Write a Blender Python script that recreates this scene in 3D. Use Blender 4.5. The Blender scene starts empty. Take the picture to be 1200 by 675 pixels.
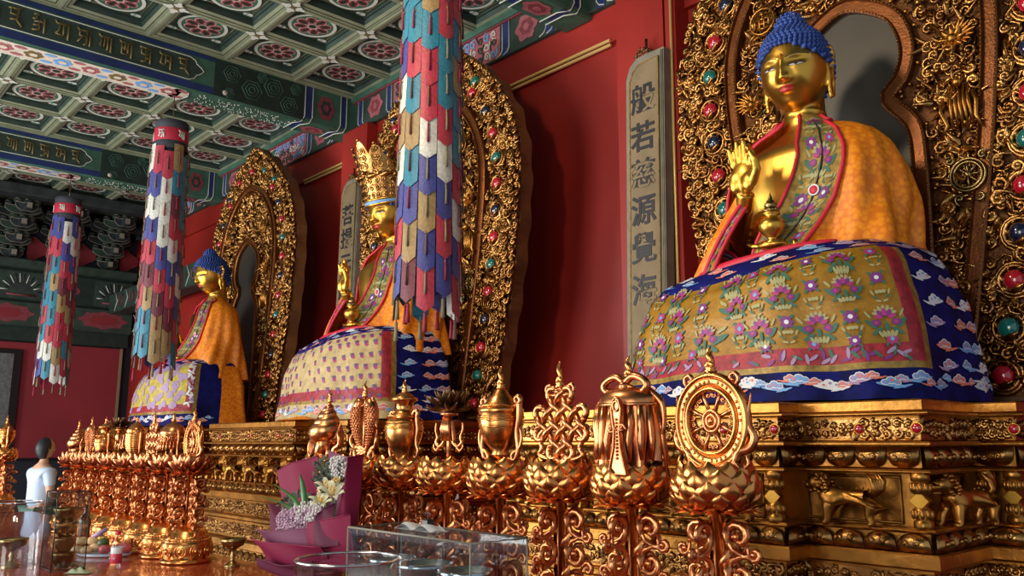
import bpy, bmesh, math, random
from mathutils import Vector, Matrix, Euler, noise
random.seed(7)
PI = math.pi
S = bpy.context.scene
COL = S.collection
# ---------------------------------------------------------------- camera
FPX = 991.0
CAMZ = 1.66
PITCH = math.radians(10.35)
YAW = math.radians(42.1)
fh = Vector((-math.cos(YAW), math.sin(YAW), 0)); RT = Vector((math.sin(YAW), math.cos(YAW), 0)); ZV = Vector((0, 0, 1))
FW = fh*math.cos(PITCH) + ZV*math.sin(PITCH); UP = -fh*math.sin(PITCH) + ZV*math.cos(PITCH)
cd = bpy.data.cameras.new('camera'); cam = bpy.data.objects.new('camera', cd); COL.objects.link(cam); S.camera = cam
cam.matrix_world = Matrix(((RT.x, UP.x, -FW.x, 0), (RT.y, UP.y, -FW.y, 0), (RT.z, UP.z, -FW.z, CAMZ), (0, 0, 0, 1)))
cd.sensor_width = 36; cd.lens = FPX/1200*36; cd.clip_start = .05; cd.clip_end = 100
def at(x, y, Y):                       # photo pixel -> point on the plane y = Y
    d = FW + RT*((x-600)/FPX) + UP*((337.5-y)/FPX)
    return Vector((0, 0, CAMZ)) + d*(Y/d.y)
# ---------------------------------------------------------------- world and light
W = bpy.data.worlds.new('world'); S.world = W; W.use_nodes = True
W.node_tree.nodes['Background'].inputs[0].default_value = (.80, .90, 1.0, 1)
W.node_tree.nodes['Background'].inputs[1].default_value = .42
def area(name, loc, target, size, energy, col):
    l = bpy.data.lights.new(name, 'AREA'); l.shape = 'RECTANGLE'; l.size, l.size_y = size; l.energy = energy; l.color = col
    o = bpy.data.objects.new(name, l); COL.objects.link(o); o.location = loc
    o.rotation_euler = (Vector(target)-Vector(loc)).to_track_quat('-Z', 'Y').to_euler(); return o
area('door_daylight_west', (-12.0, -4.2, 2.2), (-9, 4, 2.6), (3.0, 3.4), 430, (1, .97, .92))
area('door_daylight_middle', (-6.6, -4.2, 2.2), (-4.5, 4, 2.8), (3.0, 3.4), 260, (1, .96, .90))
area('door_daylight_east', (-.6, -3.6, 2.4), (-2.2, 4, 3.2), (2.4, 3.0), 110, (1, .93, .82))
area('altar_lamp', (-3.6, .5, 4.9), (-2.6, 4, 2.8), (.5, .5), 60, (1, .80, .55))
area('sunlit_floor_bounce', (-8.5, -.6, .15), (-8.0, .6, 6), (6, 1.6), 150, (1, .98, .94))
S.view_settings.view_transform = 'Standard'; S.view_settings.look = 'None'
S.view_settings.gamma = 1; S.view_settings.use_curve_mapping = False; S.view_settings.exposure = .35

# ---------------------------------------------------------------- materials
def lin(c):
    if isinstance(c, str):
        c = [int(c[i:i+2], 16)/255 for i in (0, 2, 4)]
        c = [x/12.92 if x <= .04045 else ((x+.055)/1.055)**2.4 for x in c]
    return (*c[:3], 1)
def mat(name, col, rough=.5, metal=0., var=.0, scale=8., bump=0., bscale=40., col2=None, sheen=0, coat=0, emit=0, voro=False):
    m = bpy.data.materials.new(name); m.use_nodes = True; nt = m.node_tree; b = nt.nodes['Principled BSDF']
    b.inputs['Base Color'].default_value = lin(col); b.inputs['Roughness'].default_value = rough; b.inputs['Metallic'].default_value = metal
    if sheen: b.inputs['Sheen Weight'].default_value = sheen
    if coat: b.inputs['Coat Weight'].default_value = coat
    if var or bump or col2:
        tc = nt.nodes.new('ShaderNodeTexCoord')
    if var or col2:
        if voro:
            n = nt.nodes.new('ShaderNodeTexVoronoi'); out = n.outputs['Distance']
        else:
            n = nt.nodes.new('ShaderNodeTexNoise'); n.inputs['Detail'].default_value = 5; out = n.outputs['Fac']
        n.inputs['Scale'].default_value = scale
        nt.links.new(tc.outputs['Object'], n.inputs['Vector'])
        r = nt.nodes.new('ShaderNodeValToRGB'); c1 = lin(col)
        c2 = lin(col2) if col2 else (*[min(1, x*(1-var)) for x in c1[:3]], 1)
        r.color_ramp.elements[0].color = c1; r.color_ramp.elements[1].color = c2
        r.color_ramp.elements[0].position = .35; r.color_ramp.elements[1].position = .65
        nt.links.new(out, r.inputs[0]); nt.links.new(r.outputs[0], b.inputs['Base Color'])
    if bump:
        n2 = nt.nodes.new('ShaderNodeTexNoise'); n2.inputs['Scale'].default_value = bscale; n2.inputs['Detail'].default_value = 4
        nt.links.new(tc.outputs['Object'], n2.inputs['Vector'])
        bm_ = nt.nodes.new('ShaderNodeBump'); bm_.inputs['Strength'].default_value = bump; bm_.inputs['Distance'].default_value = .01
        nt.links.new(n2.outputs['Fac'], bm_.inputs['Height']); nt.links.new(bm_.outputs[0], b.inputs['Normal'])
    if emit:
        b.inputs['Emission Color'].default_value = lin(col); b.inputs['Emission Strength'].default_value = emit
    return m
def glass(name, tint=(1, 1, 1), a=.1):
    m = bpy.data.materials.new(name); m.use_nodes = True; nt = m.node_tree; nt.nodes.clear()
    o = nt.nodes.new('ShaderNodeOutputMaterial'); t = nt.nodes.new('ShaderNodeBsdfTransparent'); g = nt.nodes.new('ShaderNodeBsdfGlossy')
    t.inputs[0].default_value = (*tint, 1); g.inputs['Roughness'].default_value = .03
    f = nt.nodes.new('ShaderNodeLayerWeight'); f.inputs[0].default_value = .25
    pw = nt.nodes.new('ShaderNodeMath'); pw.operation = 'POWER'; pw.inputs[1].default_value = 2.5; nt.links.new(f.outputs['Facing'], pw.inputs[0])
    ad = nt.nodes.new('ShaderNodeMath'); ad.operation = 'MULTIPLY_ADD'; ad.inputs[1].default_value = .55; ad.inputs[2].default_value = a
    mx = nt.nodes.new('ShaderNodeMixShader')
    nt.links.new(pw.outputs[0], ad.inputs[0]); nt.links.new(ad.outputs[0], mx.inputs[0]); nt.links.new(t.outputs[0], mx.inputs[1]); nt.links.new(g.outputs[0], mx.inputs[2])
    nt.links.new(mx.outputs[0], o.inputs[0]); return m
M = {}
M['gold'] = mat('gilded_metal', 'DDAA4A', .33, 1, .15, 5)
M['gold_satin'] = mat('satin_gold', 'C48A42', .36, 1, .4, 7, .25, 30)
M['gold_carved'] = mat('carved_gilding', 'C9995A', .28, 1, .45, 9, .3, 60, col2='855A30')
M['gold_dark'] = mat('aged_gold_ground', '6E431F', .5, .7, .5, 12, .5, 50)
M['rim'] = mat('brown_gilt_rim', '7C4822', .36, .7, .3, 12, .2, 80)
M['copper'] = mat('polished_copper', 'DE9862', .28, 1, .35, 9, .12, 30, col2='B8704C')
M['copper_gold'] = mat('golden_copper', 'E6A45C', .26, 1, .3, 10, .1, 30, col2='C87C48')
M['bronze_dark'] = mat('dark_bronze', '8A6A48', .38, 1, .4, 14)
M['brass'] = mat('old_brass', 'A08A5A', .3, 1, .3, 9)
M['hair'] = mat('blue_hair', '2F4FA0', .55, 0, .3, 20)
M['lips'] = mat('red_lips', 'B8242C', .35)
M['eye_white'] = mat('eye_white', 'B9B6B0', .4)
M['ink'] = mat('ink', '2B2A30', .5)
M['orange_silk'] = mat('orange_silk', 'EE8F14', .5, 0, .0, 34, .25, 40, col2='D87410', voro=True)
M['red_trim'] = mat('red_trim', 'C81E3C', .5)
M['yellow_brocade'] = mat('yellow_brocade', 'A87A20', .40, .15, .3, 14, .2, 60)
M['gold_brocade'] = mat('gold_brocade', 'A88A40', .45, .25, .5, 30, .2, 60)
M['cream_brocade'] = mat('cream_brocade', 'C9B07A', .6, 0, .3, 18, .3, 60, sheen=.3)
M['lemon_brocade'] = mat('lemon_brocade', 'C8B23C', .5, 0, .35, 20, .2, 60, sheen=.3)
M['blue_silk'] = mat('blue_silk', '11186C', .36, 0, .7, 8, .3, 30)
M['red_brocade'] = mat('red_brocade', 'B02A38', .5, 0, .5, 22, .3, 60)
M['purple'] = mat('purple_thread', '7A3480', .5); M['magenta'] = mat('magenta_thread', 'A83878', .5)
M['teal'] = mat('teal_thread', '3A6A58', .5); M['cream'] = mat('cream_thread', 'A3A070', .5)
M['sky'] = mat('sky_blue_thread', '6FA4DC', .5); M['coral'] = mat('coral_thread', 'DE7A64', .5); M['white_th'] = mat('white_thread', 'DFE2E6', .5)
M['lilac'] = mat('lilac_thread', 'A48AB0', .5)
M['navy'] = mat('navy_cord', '1B2238', .5)
M['wall_red'] = mat('red_wall_paint', '9E241C', .5, 0, .22, 1.2, .08, 6)
M['wall_red2'] = mat('dull_red_wall_paint', '8E2A34', .6, 0, .2, 1.2, .08, 6)
M['dark_wall'] = mat('dark_wall', '1E2430', .7)
M['gilt_line'] = mat('gilt_line', 'F0CC80', .35, .4)
M['rib'] = mat('olive_painted_rib', '8D957A', .6, 0, .2, 6)
M['green'] = mat('dark_green_paint', '34483F', .6, 0, .4, 7)
M['green2'] = mat('mid_green_paint', '3F6A58', .6, 0, .3, 7)
M['deepgreen'] = mat('deep_green_paint', '1F332C', .6, 0, .35, 9)
M['blue_p'] = mat('blue_paint', '22356F', .55, 0, .25, 7)
M['white_p'] = mat('white_paint', 'C9CEC4', .6); M['pale'] = mat('pale_floral_ground', 'D9CDBE', .6, 0, .2, 14)
M['pink'] = mat('pink_paint', 'B0626A', .6, 0, .3, 20); M['pink2'] = mat('dull_rose_paint', '8C4048', .6, 0, .3, 20); M['pinkpale'] = mat('pale_rose_paint', 'D9AFA8', .6)
M['letter'] = mat('old_gold_letter', '8C7A4A', .5, .3, .3, 20)
M['grey_dark'] = mat('charcoal_paint', '343B3C', .6, 0, .5, 7, col2='232A2C')
M['board'] = mat('weathered_board', '8E7C5E', .65, 0, .25, 5, .1, 30); M['board_edge'] = mat('grey_frame', '8B8778', .6, 0, .25, 8)
M['wood_side'] = mat('brown_wood_side', '7A4E28', .55, 0, .4, 5, .3, 18)
M['niche'] = mat('niche_panel', '3A3630', .42, .2, .25, 3)
M['floor'] = mat('dark_stone_floor', '3A3836', .4, 0, .3, 3)
M['table'] = mat('red_lacquer', 'A8452C', .2, 0, .35, 3, coat=.5)
M['ruby'] = mat('ruby_glass', 'B0142C', .12, 0, coat=1); M['jade'] = mat('jade_glass', '0F6A62', .12, 0, coat=1); M['sapphire'] = mat('sapphire_glass', '141C3A', .1, 0, coat=1)
M['glass'] = glass('clear_glass', (.93, .95, .96), .06); M['acrylic'] = glass('acrylic', (.86, .90, .92), .07)
M['silver'] = mat('silver_rim', 'C8CCD0', .2, 1); M['water_bowl'] = mat('pale_bowl', 'C8C4B8', .35, .4)
M['candle'] = mat('butter', 'E8C070', .5)
M['wrap'] = mat('magenta_paper', '78183C', .45, 0, .12, 3); M['wrap2'] = mat('plum_paper', '561E38', .5); M['wrap3'] = mat('rose_grey_paper', '6E3C56', .5)
for q_ in ('wrap', 'wrap2', 'wrap3', 'blue_silk'): b_ = M[q_].node_tree.nodes['Principled BSDF']; b_.inputs['Specular IOR Level'].default_value = .15; b_.inputs['Roughness'].default_value = .65
M['leaf'] = mat('leaf_green', '4E8A4A', .45, 0, .3, 20); M['leaf_d'] = mat('grey_green_foliage', '4E5F50', .55, 0, .3, 30)
M['lily'] = mat('lily_white', 'D9DCC0', .5); M['statice'] = mat('lilac_blossom', 'BE9EB4', .6); M['white_fl'] = mat('white_blossom', 'DAD6D8', .6)
M['bun'] = mat('bun_dough', 'E0C396', .6, 0, .25, 10); M['apple'] = mat('pink_apple', 'C4606A', .35, 0, .3, 10); M['melon'] = mat('green_fruit', '3E5A2E', .5)
M['plate'] = mat('white_plate', 'DCE4EA', .25); M['plastic'] = mat('cloudy_plastic', '9FAE90', .3)
M['red_cap'] = mat('red_plastic', 'D02438', .35); M['label_red'] = mat('red_label', 'C4304C', .4); M['label_w'] = mat('white_label', 'DDE3EA', .4)
M['dark_glass'] = mat('dark_bottle_glass', '1A1214', .1, coat=1)
M['skin'] = mat('skin', 'C49A80', .55); M['shirt'] = mat('pale_blue_shirt', 'B9CCE6', .7); M['trousers'] = mat('green_grey_trousers', '5E7A70', .8); M['black_hair'] = mat('black_hair', '1E2026', .5)
M['paper'] = mat('white_paper', 'D8DCE0', .6); M['black'] = mat('black_metal', '17181A', .4)
M['cap_dark'] = mat('charcoal_cloth', '2E323B', .75); M['band_red'] = mat('red_cloth', 'B01E3A', .6)
for n_, c_ in dict(p_red='B42C44', p_blue='383E8C', p_teal='1F7C98', p_white='D2D4CC', p_tan='9E8254', p_maroon='6A2236').items():
    M[n_] = mat('pennant_'+n_[2:], c_, .5, 0, .3, 45, .3, 60, sheen=.3)
M['t_olive'] = mat('olive_tassel', '7C7658', .7); M['t_red'] = mat('red_tassel', '8E1C38', .7); M['t_brown'] = mat('brown_tassel', '6A4238', .7)
M['stele'] = mat('grey_stele', '6E7274', .6, 0, .4, 20)

# ---------------------------------------------------------------- mesh helpers
class MB:
    def __init__(s): s.v = []; s.f = []; s.m = []; s.s = []
    def add(s, vs, fs, mi=0, sm=True, T=None):
        b = len(s.v)
        for v in vs:
            v = Vector(v); s.v.append(T(v) if callable(T) else (T @ v if T is not None else v))
        for f in fs: s.f.append([b+i for i in f]); s.m.append(mi); s.s.append(sm)
        return b
    def box(s, a, b, mi=0, T=None):
        x0, y0, z0 = a; x1, y1, z1 = b
        s.add([(x0,y0,z0),(x1,y0,z0),(x1,y1,z0),(x0,y1,z0),(x0,y0,z1),(x1,y0,z1),(x1,y1,z1),(x0,y1,z1)],
              [(0,3,2,1),(4,5,6,7),(0,1,5,4),(1,2,6,5),(2,3,7,6),(3,0,4,7)], mi, False, T)
    def bbox(s, a, b, r=.01, mi=0, T=None):           # box with chamfered edges
        x0, y0, z0 = a; x1, y1, z1 = b; vs = []; 
        for (z, i) in ((z0, r), (z0+r, 0), (z1-r, 0), (z1, r)):
            vs += [(x0+i,y0+i,z),(x1-i,y0+i,z),(x1-i,y1-i,z),(x0+i,y1-i,z)]
        fs = [(3,2,1,0),(12,13,14,15)]
        for k in range(3):
            for j in range(4): fs.append((k*4+j, k*4+(j+1)%4, k*4+4+(j+1)%4, k*4+4+j))
        s.add(vs, fs, mi, False, T)
    def lathe(s, pr, n=24, mi=0, T=None, sm=True, cap=True, wob=None):
        vs = []; fs = []
        for r, z in pr:
            for j in range(n):
                a = 2*PI*j/n; rr = r*(wob(a, z) if wob else 1); vs.append((rr*math.cos(a), rr*math.sin(a), z))
        for i in range(len(pr)-1):
            for j in range(n):
                fs.append((i*n+j, i*n+(j+1)%n, (i+1)*n+(j+1)%n, (i+1)*n+j))
        if cap:
            fs.append(list(range(n))[::-1]); fs.append([(len(pr)-1)*n+j for j in range(n)])
        s.add(vs, fs, mi, sm, T)
    def tube(s, pts, r, n=6, mi=0, T=None, closed=False, flat=1.0):
        P = [Vector(p) for p in pts]; k = len(P)
        if not isinstance(r, (list, tuple)): r = [r]*k
        vs = []; fs = []; up = None
        for i in range(k):
            if closed: t = P[(i+1) % k]-P[i-1]
            else: t = P[min(i+1, k-1)]-P[max(i-1, 0)]
            if t.length < 1e-9: t = Vector((0, 0, 1))
            t.normalize()
            if up is None:
                up = Vector((0, 1, 0)) if abs(t.y) < .9 else Vector((1, 0, 0))
            u = (up - t*up.dot(t)); 
            if u.length < 1e-6: u = t.orthogonal()
            u.normalize(); w = t.cross(u); up = u
            for j in range(n):
                a = 2*PI*j/n; vs.append(P[i]+u*math.cos(a)*r[i]*flat+w*math.sin(a)*r[i])
        for i in range(k if closed else k-1):
            for j in range(n):
                i2 = (i+1) % k; fs.append((i*n+j, i*n+(j+1) % n, i2*n+(j+1) % n, i2*n+j))
        if not closed: fs.append(list(range(n))[::-1]); fs.append([(k-1)*n+j for j in range(n)])
        s.add(vs, fs, mi, True, T)
    def ball(s, c, r, mi=0, n=8, k=5, T=None, sq=(1,1,1)):
        c = Vector(c); vs = [c+Vector((0,0,-r*sq[2]))]; fs = []
        for i in range(1, k):
            ph = -PI/2+PI*i/k
            for j in range(n): a = 2*PI*j/n; vs.append(c+Vector((r*sq[0]*math.cos(ph)*math.cos(a), r*sq[1]*math.cos(ph)*math.sin(a), r*sq[2]*math.sin(ph))))
        vs.append(c+Vector((0,0,r*sq[2])))
        for j in range(n):
            fs.append((0, 1+(j+1) % n, 1+j)); fs.append((len(vs)-1, 1+(k-2)*n+j, 1+(k-2)*n+(j+1) % n))
        for i in range(k-2):
            for j in range(n): fs.append((1+i*n+j, 1+i*n+(j+1) % n, 1+(i+1)*n+(j+1) % n, 1+(i+1)*n+j))
        s.add(vs, fs, mi, True, T)
    def grid(s, fn, nu, nv, mi=0, T=None, wrap=False, sm=True, mif=None):
        vs = [fn(i/nu, j/nv) for j in range(nv+1) for i in range(nu if wrap else nu+1)]
        w = nu if wrap else nu+1; b = len(s.v)
        s.add(vs, [], mi, sm, T)
        for j in range(nv):
            for i in range(nu):
                s.f.append([b+j*w+i, b+j*w+(i+1) % w, b+(j+1)*w+(i+1) % w, b+(j+1)*w+i]); s.s.append(sm)
                s.m.append(mif((i+.5)/nu, (j+.5)/nv) if mif else mi)
    def poly(s, pts, fn, mi=0):                       # flat figure mapped by fn(x, y) -> point; fan about the centre
        cx = sum(p[0] for p in pts)/len(pts); cy = sum(p[1] for p in pts)/len(pts)
        n = len(pts); s.add([fn(cx, cy)]+[fn(*p) for p in pts], [(0, 1+i, 1+(i+1) % n) for i in range(n)], mi, True)
    def prism(s, pts, z0, z1, mi=0, T=None):          # outline in x,z extruded along y
        n = len(pts)
        s.add([(p[0], z0, p[1]) for p in pts]+[(p[0], z1, p[1]) for p in pts],
              [list(range(n)), [n+i for i in range(n)][::-1]]+[(i, n+i, n+(i+1) % n, (i+1) % n) for i in range(n)], mi, False, T)
    def mesh(s, me, mi=0, T=None):
        s.add([v.co.copy() for v in me.vertices], [list(p.vertices) for p in me.polygons], mi, True, T)
    def data(s, name, mats):
        me = bpy.data.meshes.new(name); me.from_pydata([tuple(v) for v in s.v], [], s.f)
        for m in (mats if isinstance(mats, (list, tuple)) else [mats]): me.materials.append(M[m] if isinstance(m, str) else m)
        me.polygons.foreach_set('material_index', s.m); me.polygons.foreach_set('use_smooth', s.s); me.update(); return me
    def build(s, name, mats, parent=None, loc=None):
        o = bpy.data.objects.new(name, s.data(name, mats)); COL.objects.link(o)
        if parent: o.parent = parent
        if loc is not None: o.location = loc
        return o
def put(name, me, parent=None, loc=(0,0,0), rot=(0,0,0), sc=(1,1,1)):
    o = bpy.data.objects.new(name, me); COL.objects.link(o); o.parent = parent; o.location = loc; o.rotation_euler = rot; o.scale = sc; return o
def thing(name, label, cat, loc=(0,0,0), rz=0, group=None):
    o = bpy.data.objects.new(name, None); COL.objects.link(o); o.location = loc; o.rotation_euler = (0, 0, rz); o.empty_display_size = .1
    return tag(o, label, cat, group)
def tag(o, label, cat, group=None):
    o['label'] = label; o['category'] = cat
    if group: o['group'] = group
    return o
def struct(o): o['kind'] = 'structure'; return o
def dup(o, parent=None, **kw):
    c = o.copy(); COL.objects.link(c); c.parent = parent
    for ch in list(o.children): dup(ch, c)
    for k, v in kw.items():
        if k == 'loc': c.location = v
        else: c[k] = v
    return c
def loc_T(x, y, z, rz=0, sc=1, rx=0, ry=0): return Matrix.Translation((x, y, z)) @ Euler((rx, ry, rz)).to_matrix().to_4x4() @ Matrix.Scale(sc, 4)
def eval_mesh(o):
    dg = bpy.context.evaluated_depsgraph_get(); me = bpy.data.meshes.new_from_object(o.evaluated_get(dg)); return me
def skin_mesh(V, E, R, sub=2):
    me = bpy.data.meshes.new('s'); me.from_pydata(V, E, []); o = bpy.data.objects.new('s', me); COL.objects.link(o)
    sk = o.modifiers.new('k', 'SKIN'); 
    for i, v in enumerate(me.skin_vertices[0].data):
        r = R[i]; v.radius = (r, r) if not isinstance(r, tuple) else r; v.use_root = (i == 0)
    ss = o.modifiers.new('u', 'SUBSURF'); ss.levels = sub; ss.render_levels = sub
    out = eval_mesh(o); bpy.data.objects.remove(o); return out
def voxel(mb, size):
    me = mb.data('v', 'gold'); o = bpy.data.objects.new('v', me); COL.objects.link(o)
    r = o.modifiers.new('r', 'REMESH'); r.mode = 'VOXEL'; r.voxel_size = size; r.use_smooth_shade = True
    sm = o.modifiers.new('s', 'SMOOTH'); sm.iterations = 3; sm.factor = .5
    out = eval_mesh(o); bpy.data.objects.remove(o)
    out.polygons.foreach_set('use_smooth', [True]*len(out.polygons)); return out
def spiral2(cx, cy, r, a0, turns=1.3, sgn=1, n=12, tail=1.0):
    """a comma-shaped scroll in 2-D: outer tail first, ending in the eye"""
    P = []
    for i in range(n):
        t = i/(n-1); rr = r*(1-.82*t); a = a0+sgn*turns*2*PI*t
        P.append((cx+rr*math.cos(a), cy+rr*math.sin(a)))
    if tail:
        a = a0; d = Vector((math.sin(a)*sgn, -math.cos(a)*sgn)); p = Vector(P[0])+d*r*.9*tail+Vector((math.cos(a), math.sin(a)))*r*.2
        P.insert(0, (p.x, p.y))
    return P
def scroll(mb, cx, cy, r, a0, w, fn, turns=1.3, sgn=1, mi=0, n=11, sides=5, tail=1.0, flat=.8, eye=True, h=0):
    P = spiral2(cx, cy, r, a0, turns, sgn, n, tail); k = len(P)
    rr = [w*(.35+.75*math.sin(PI*min(1, (i+.6)/(k*.7))) if i < k*.5 else w and (.35+.75*math.sin(PI*min(1, (i+.6)/(k*.7))))) for i in range(k)]
    rr = [w*(.45+.65*math.sin(PI*(i+.5)/k)) for i in range(k)]
    mb.tube([fn(p[0], p[1], h+w*.4) for p in P], rr, sides, mi, flat=flat)
    if eye: mb.ball(fn(P[-1][0], P[-1][1], h+w*.6), w*1.25, mi, 6, 4)
def leaf(mb, cx, cy, L, w, ang, fn, mi=0, h=0, bulge=.3, curl=.25):
    """raised pointed leaf lying on a surface given by fn(x,y,height)"""
    ca, sa = math.cos(ang), math.sin(ang)
    def g(u, v):
        t = v; ww = w*math.sin(PI*(.08+.92*t)**.8)*(1 if t < 1 else 0); x = (u-.5)*ww; y = t*L
        hh = h+bulge*w*(1-(2*u-1)**2)*math.sin(PI*t*.9)+curl*L*t*t
        return fn(cx+ca*y-sa*x, cy+sa*y+ca*x, hh)
    mb.grid(g, 4, 5, mi)
def flame(mb, x, y, z, h, w, mi=0, T=None):
    pr = [(w*.5, 0), (w*.8, .06*h), (w*.5, .13*h), (w*.75, .18*h), (w*.4, .24*h)]
    mb.lathe(pr, 10, mi, T=(T @ loc_T(x, y, z)) if T else loc_T(x, y, z))
    for k, (dx, hh, ph) in enumerate(((0, 1, 0), (.35, .72, 2), (-.35, .78, 4))):
        P = []; R = []
        for i in range(9):
            t = i/8; P.append((x+dx*w*(1-t*.6)*math.sin(PI*min(1, t+.25))+w*.28*math.sin(t*7+ph)*(1-t*.5), y+w*.15*math.cos(t*6+ph), z+h*(.2+(hh-.2)*t))); R.append(w*.34*math.sin(PI*(.18+.8*t))**.9+.0005)
        mb.tube(P, R, 6, mi, T=T)

# ================================================================ the room
mb = MB(); mb.box((-17, -6, -.1), (3, 5.6, 0)); struct(mb.build('floor', 'floor'))
mb = MB(); mb.box((-17, 5.3, 0), (3, 5.5, 5.5)); mb.box((-17, 5.25, 5.10), (3, 5.31, 5.44)); struct(mb.build('wall_north', 'wall_red'))
# raised gilt line at the head of each wall panel
for k, (xa, xb) in enumerate(((-5.95, -4.52), (-9.95, -8.55+.0), (2, 3))):
    mb = MB(); mb.bbox((xa, 5.225, 5.10), (xb, 5.262, 5.125), .006); mb.bbox((xa, 5.235, 5.06), (xb, 5.262, 5.085), .006)
    struct(mb.build('trim_%d' % (k+1), 'gilt_line'))
# red pilasters on which the boards hang
for k, (xa, xb) in enumerate(((-4.35, -3.86), (-8.75, -8.2), (-3.84, -3.74))):
    mb = MB(); mb.bbox((xa, 5.12 if k != 1 else 5.10, 0), (xb, 5.35, 5.9 if k != 1 else 5.42), .03); struct(mb.build('trim_%d' % (k+4), 'wall_red'))
mb = MB(); mb.tube([(-3.80, 5.10, 1.5), (-3.76, 5.10, 5.8)], .012, 6); struct(mb.build('trim_7', 'gilt_line'))
mb = MB(); mb.tube([(-4.47, 5.285, 1.6), (-4.47, 5.285, 5.06)], .006, 6); struct(mb.build('trim_14', 'pinkpale'))
mb = MB(); mb.box((-17, -6, 0), (-16.5, 5.5, 6.2)); struct(mb.build('wall_west', 'dark_wall'))
mb = MB()
mb.box((-16.5, -3, 1.40), (-16.44, 5.12, 3.38), 0); mb.box((-16.5, -3, 3.38), (-16.42, 5.2, 3.62), 3)
mb.bbox((-16.5, 5.08, 1.40), (-16.41, 5.12, 3.38), .008, 1); mb.bbox((-16.5, -3, 3.355), (-16.41, 5.12, 3.385), .008, 2); mb.bbox((-16.5, -3, 1.36), (-16.41, 5.12, 1.40), .008, 2)
struct(mb.build('trim_8', ['wall_red2', 'board', 'black', 'deepgreen']))

# ---- ceiling: painted coffers
ZC = 5.85
def rosette(mb, cx, cy, r, z, fl=1):
    fn = lambda x, y: Vector((cx+x, cy+y, z))
    def ring(r0, r1, mi, dz, n=26):
        mb.grid(lambda u, v: Vector((cx+(r0+(r1-r0)*v)*math.cos(2*PI*u), cy+(r0+(r1-r0)*v)*math.sin(2*PI*u), z-dz)), n, 1, mi, wrap=True)
    ring(0, r*.86, 1, .004); ring(r*.86, r, 5, .006); ring(0, r*.17, 2, .010, 12); ring(r*.17, r*.22, 4, .010, 12)
    for k in range(8):
        a = 2*PI*k/8+.2; ca, sa = math.cos(a), math.sin(a)
        for (rr, ww, mi, dz) in ((.29, .19, 4, .006), (.255, .155, 3, .009), (.20, .075, 2, .012)):
            P = []
            for q in range(10):
                t = 2*PI*q/10; x = r*(.49+rr*math.cos(t)); y = r*(ww*math.sin(t)*(1.15+.35*math.cos(t))); P.append((x*ca-y*sa, x*sa+y*ca))
            mb.poly(P, lambda x, y: Vector((cx+x, cy+y, z-dz)), mi)
mb = MB()
mats = ['green', 'green2', 'deepgreen', 'pink2', 'pinkpale', 'white_p', 'rib', 'letter']
def coffer(xa, xb, ya, yb):
    h = .045; i = .05
    z1 = ZC+.085
    # sloped reveals, then the panel
    def rim(o0, z0, o1, zz, mi):
        a = [(xa+o0, ya+o0), (xb-o0, ya+o0), (xb-o0, yb-o0), (xa+o0, yb-o0)]; b = [(xa+o1, ya+o1), (xb-o1, ya+o1), (xb-o1, yb-o1), (xa+o1, yb-o1)]
        mb.add([(*p, z0) for p in a]+[(*p, zz) for p in b], [(j, (j+1) % 4, 4+(j+1) % 4, 4+j) for j in range(4)], mi, False)
    rim(h*.2, ZC, h, ZC+.012, 6); rim(h, ZC+.012, h+.012, ZC+.06, 0); rim(h+.012, ZC+.06, h+.03, ZC+.06, 2); rim(h+.03, ZC+.06, h+.03, z1, 0)
    o = h+.03
    mb.add([(xa+o, ya+o, z1), (xb-o, ya+o, z1), (xb-o, yb-o, z1), (xa+o, yb-o, z1)], [(0, 1, 2, 3)], 0, False)
    o2 = o+.03
    for (p, q) in (((xa+o2, ya+o2), (xb-o2, ya+o2)), ((xb-o2, ya+o2), (xb-o2, yb-o2)), ((xb-o2, yb-o2), (xa+o2, yb-o2)), ((xa+o2, yb-o2), (xa+o2, ya+o2))):
        mb.tube([(*p, z1), (*q, z1)], .004, 4, 7)
    cx, cy = (xa+xb)/2, (ya+yb)/2
    rosette(mb, cx, cy, min(xb-xa, yb-ya)*.36, z1-.004)
    for sx in (-1, 1):
        for sy in (-1, 1):          # cloud scroll in each corner
            px, py = cx+sx*(xb-xa)*.33, cy+sy*(yb-ya)*.34
            for (dx, dy, rr) in ((0, 0, .035), (.045, .0, .025), (0, .045, .025), (-.04, .03, .02), (.035, -.035, .02)):
                P = [(rr*math.cos(2*PI*q/8), rr*math.sin(2*PI*q/8)) for q in range(8)]
                mb.poly(P, lambda x, y, px=px, py=py, dx=dx, dy=dy: Vector((px+sx*dx+x, py-sy*abs(dy)+y, z1-.006)), 1 if dx else 5)
def ribs(xs, ys):
    for i, x in enumerate(xs):
        mb.box((x-.012, ys[0], ZC-.022), (x+.012, ys[-1], ZC), 6)
        mb.box((x-.045, ys[0], ZC-.008), (x+.045, ys[-1], ZC+.0), 6)
    for y in ys:
        mb.box((xs[0], y-.012, ZC-.0215), (xs[-1], y+.012, ZC), 6); mb.box((xs[0], y-.045, ZC-.0075), (xs[-1], y+.045, ZC+.0), 6)
    for x in xs[1:-1]:
        for y in ys[1:-1]:
            for k in range(4):
                a = PI/2*k; 
                P = [(.075+.05*math.cos(2*PI*q/10), .036*math.sin(2*PI*q/10)*(1+.5*math.cos(6*PI*q/10))) for q in range(10)]
                mb.poly(P, lambda u, v: Vector((x+u*math.cos(a)-v*math.sin(a), y+u*math.sin(a)+v*math.cos(a), ZC-.026)), 5)
            mb.poly([(.03*math.cos(2*PI*q/10), .03*math.sin(2*PI*q/10)) for q in range(10)], lambda u, v: Vector((x+u, y+v, ZC-.028)), 7)
    for i in range(len(xs)-1):
        for j in range(len(ys)-1): coffer(xs[i]+.045, xs[i+1]-.045, ys[j]+.045, ys[j+1]-.045)
YS = [5.2-.84*k for k in range(9)][::-1]
ribs([-8.63+.78*k for k in range(6)], YS)
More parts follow.
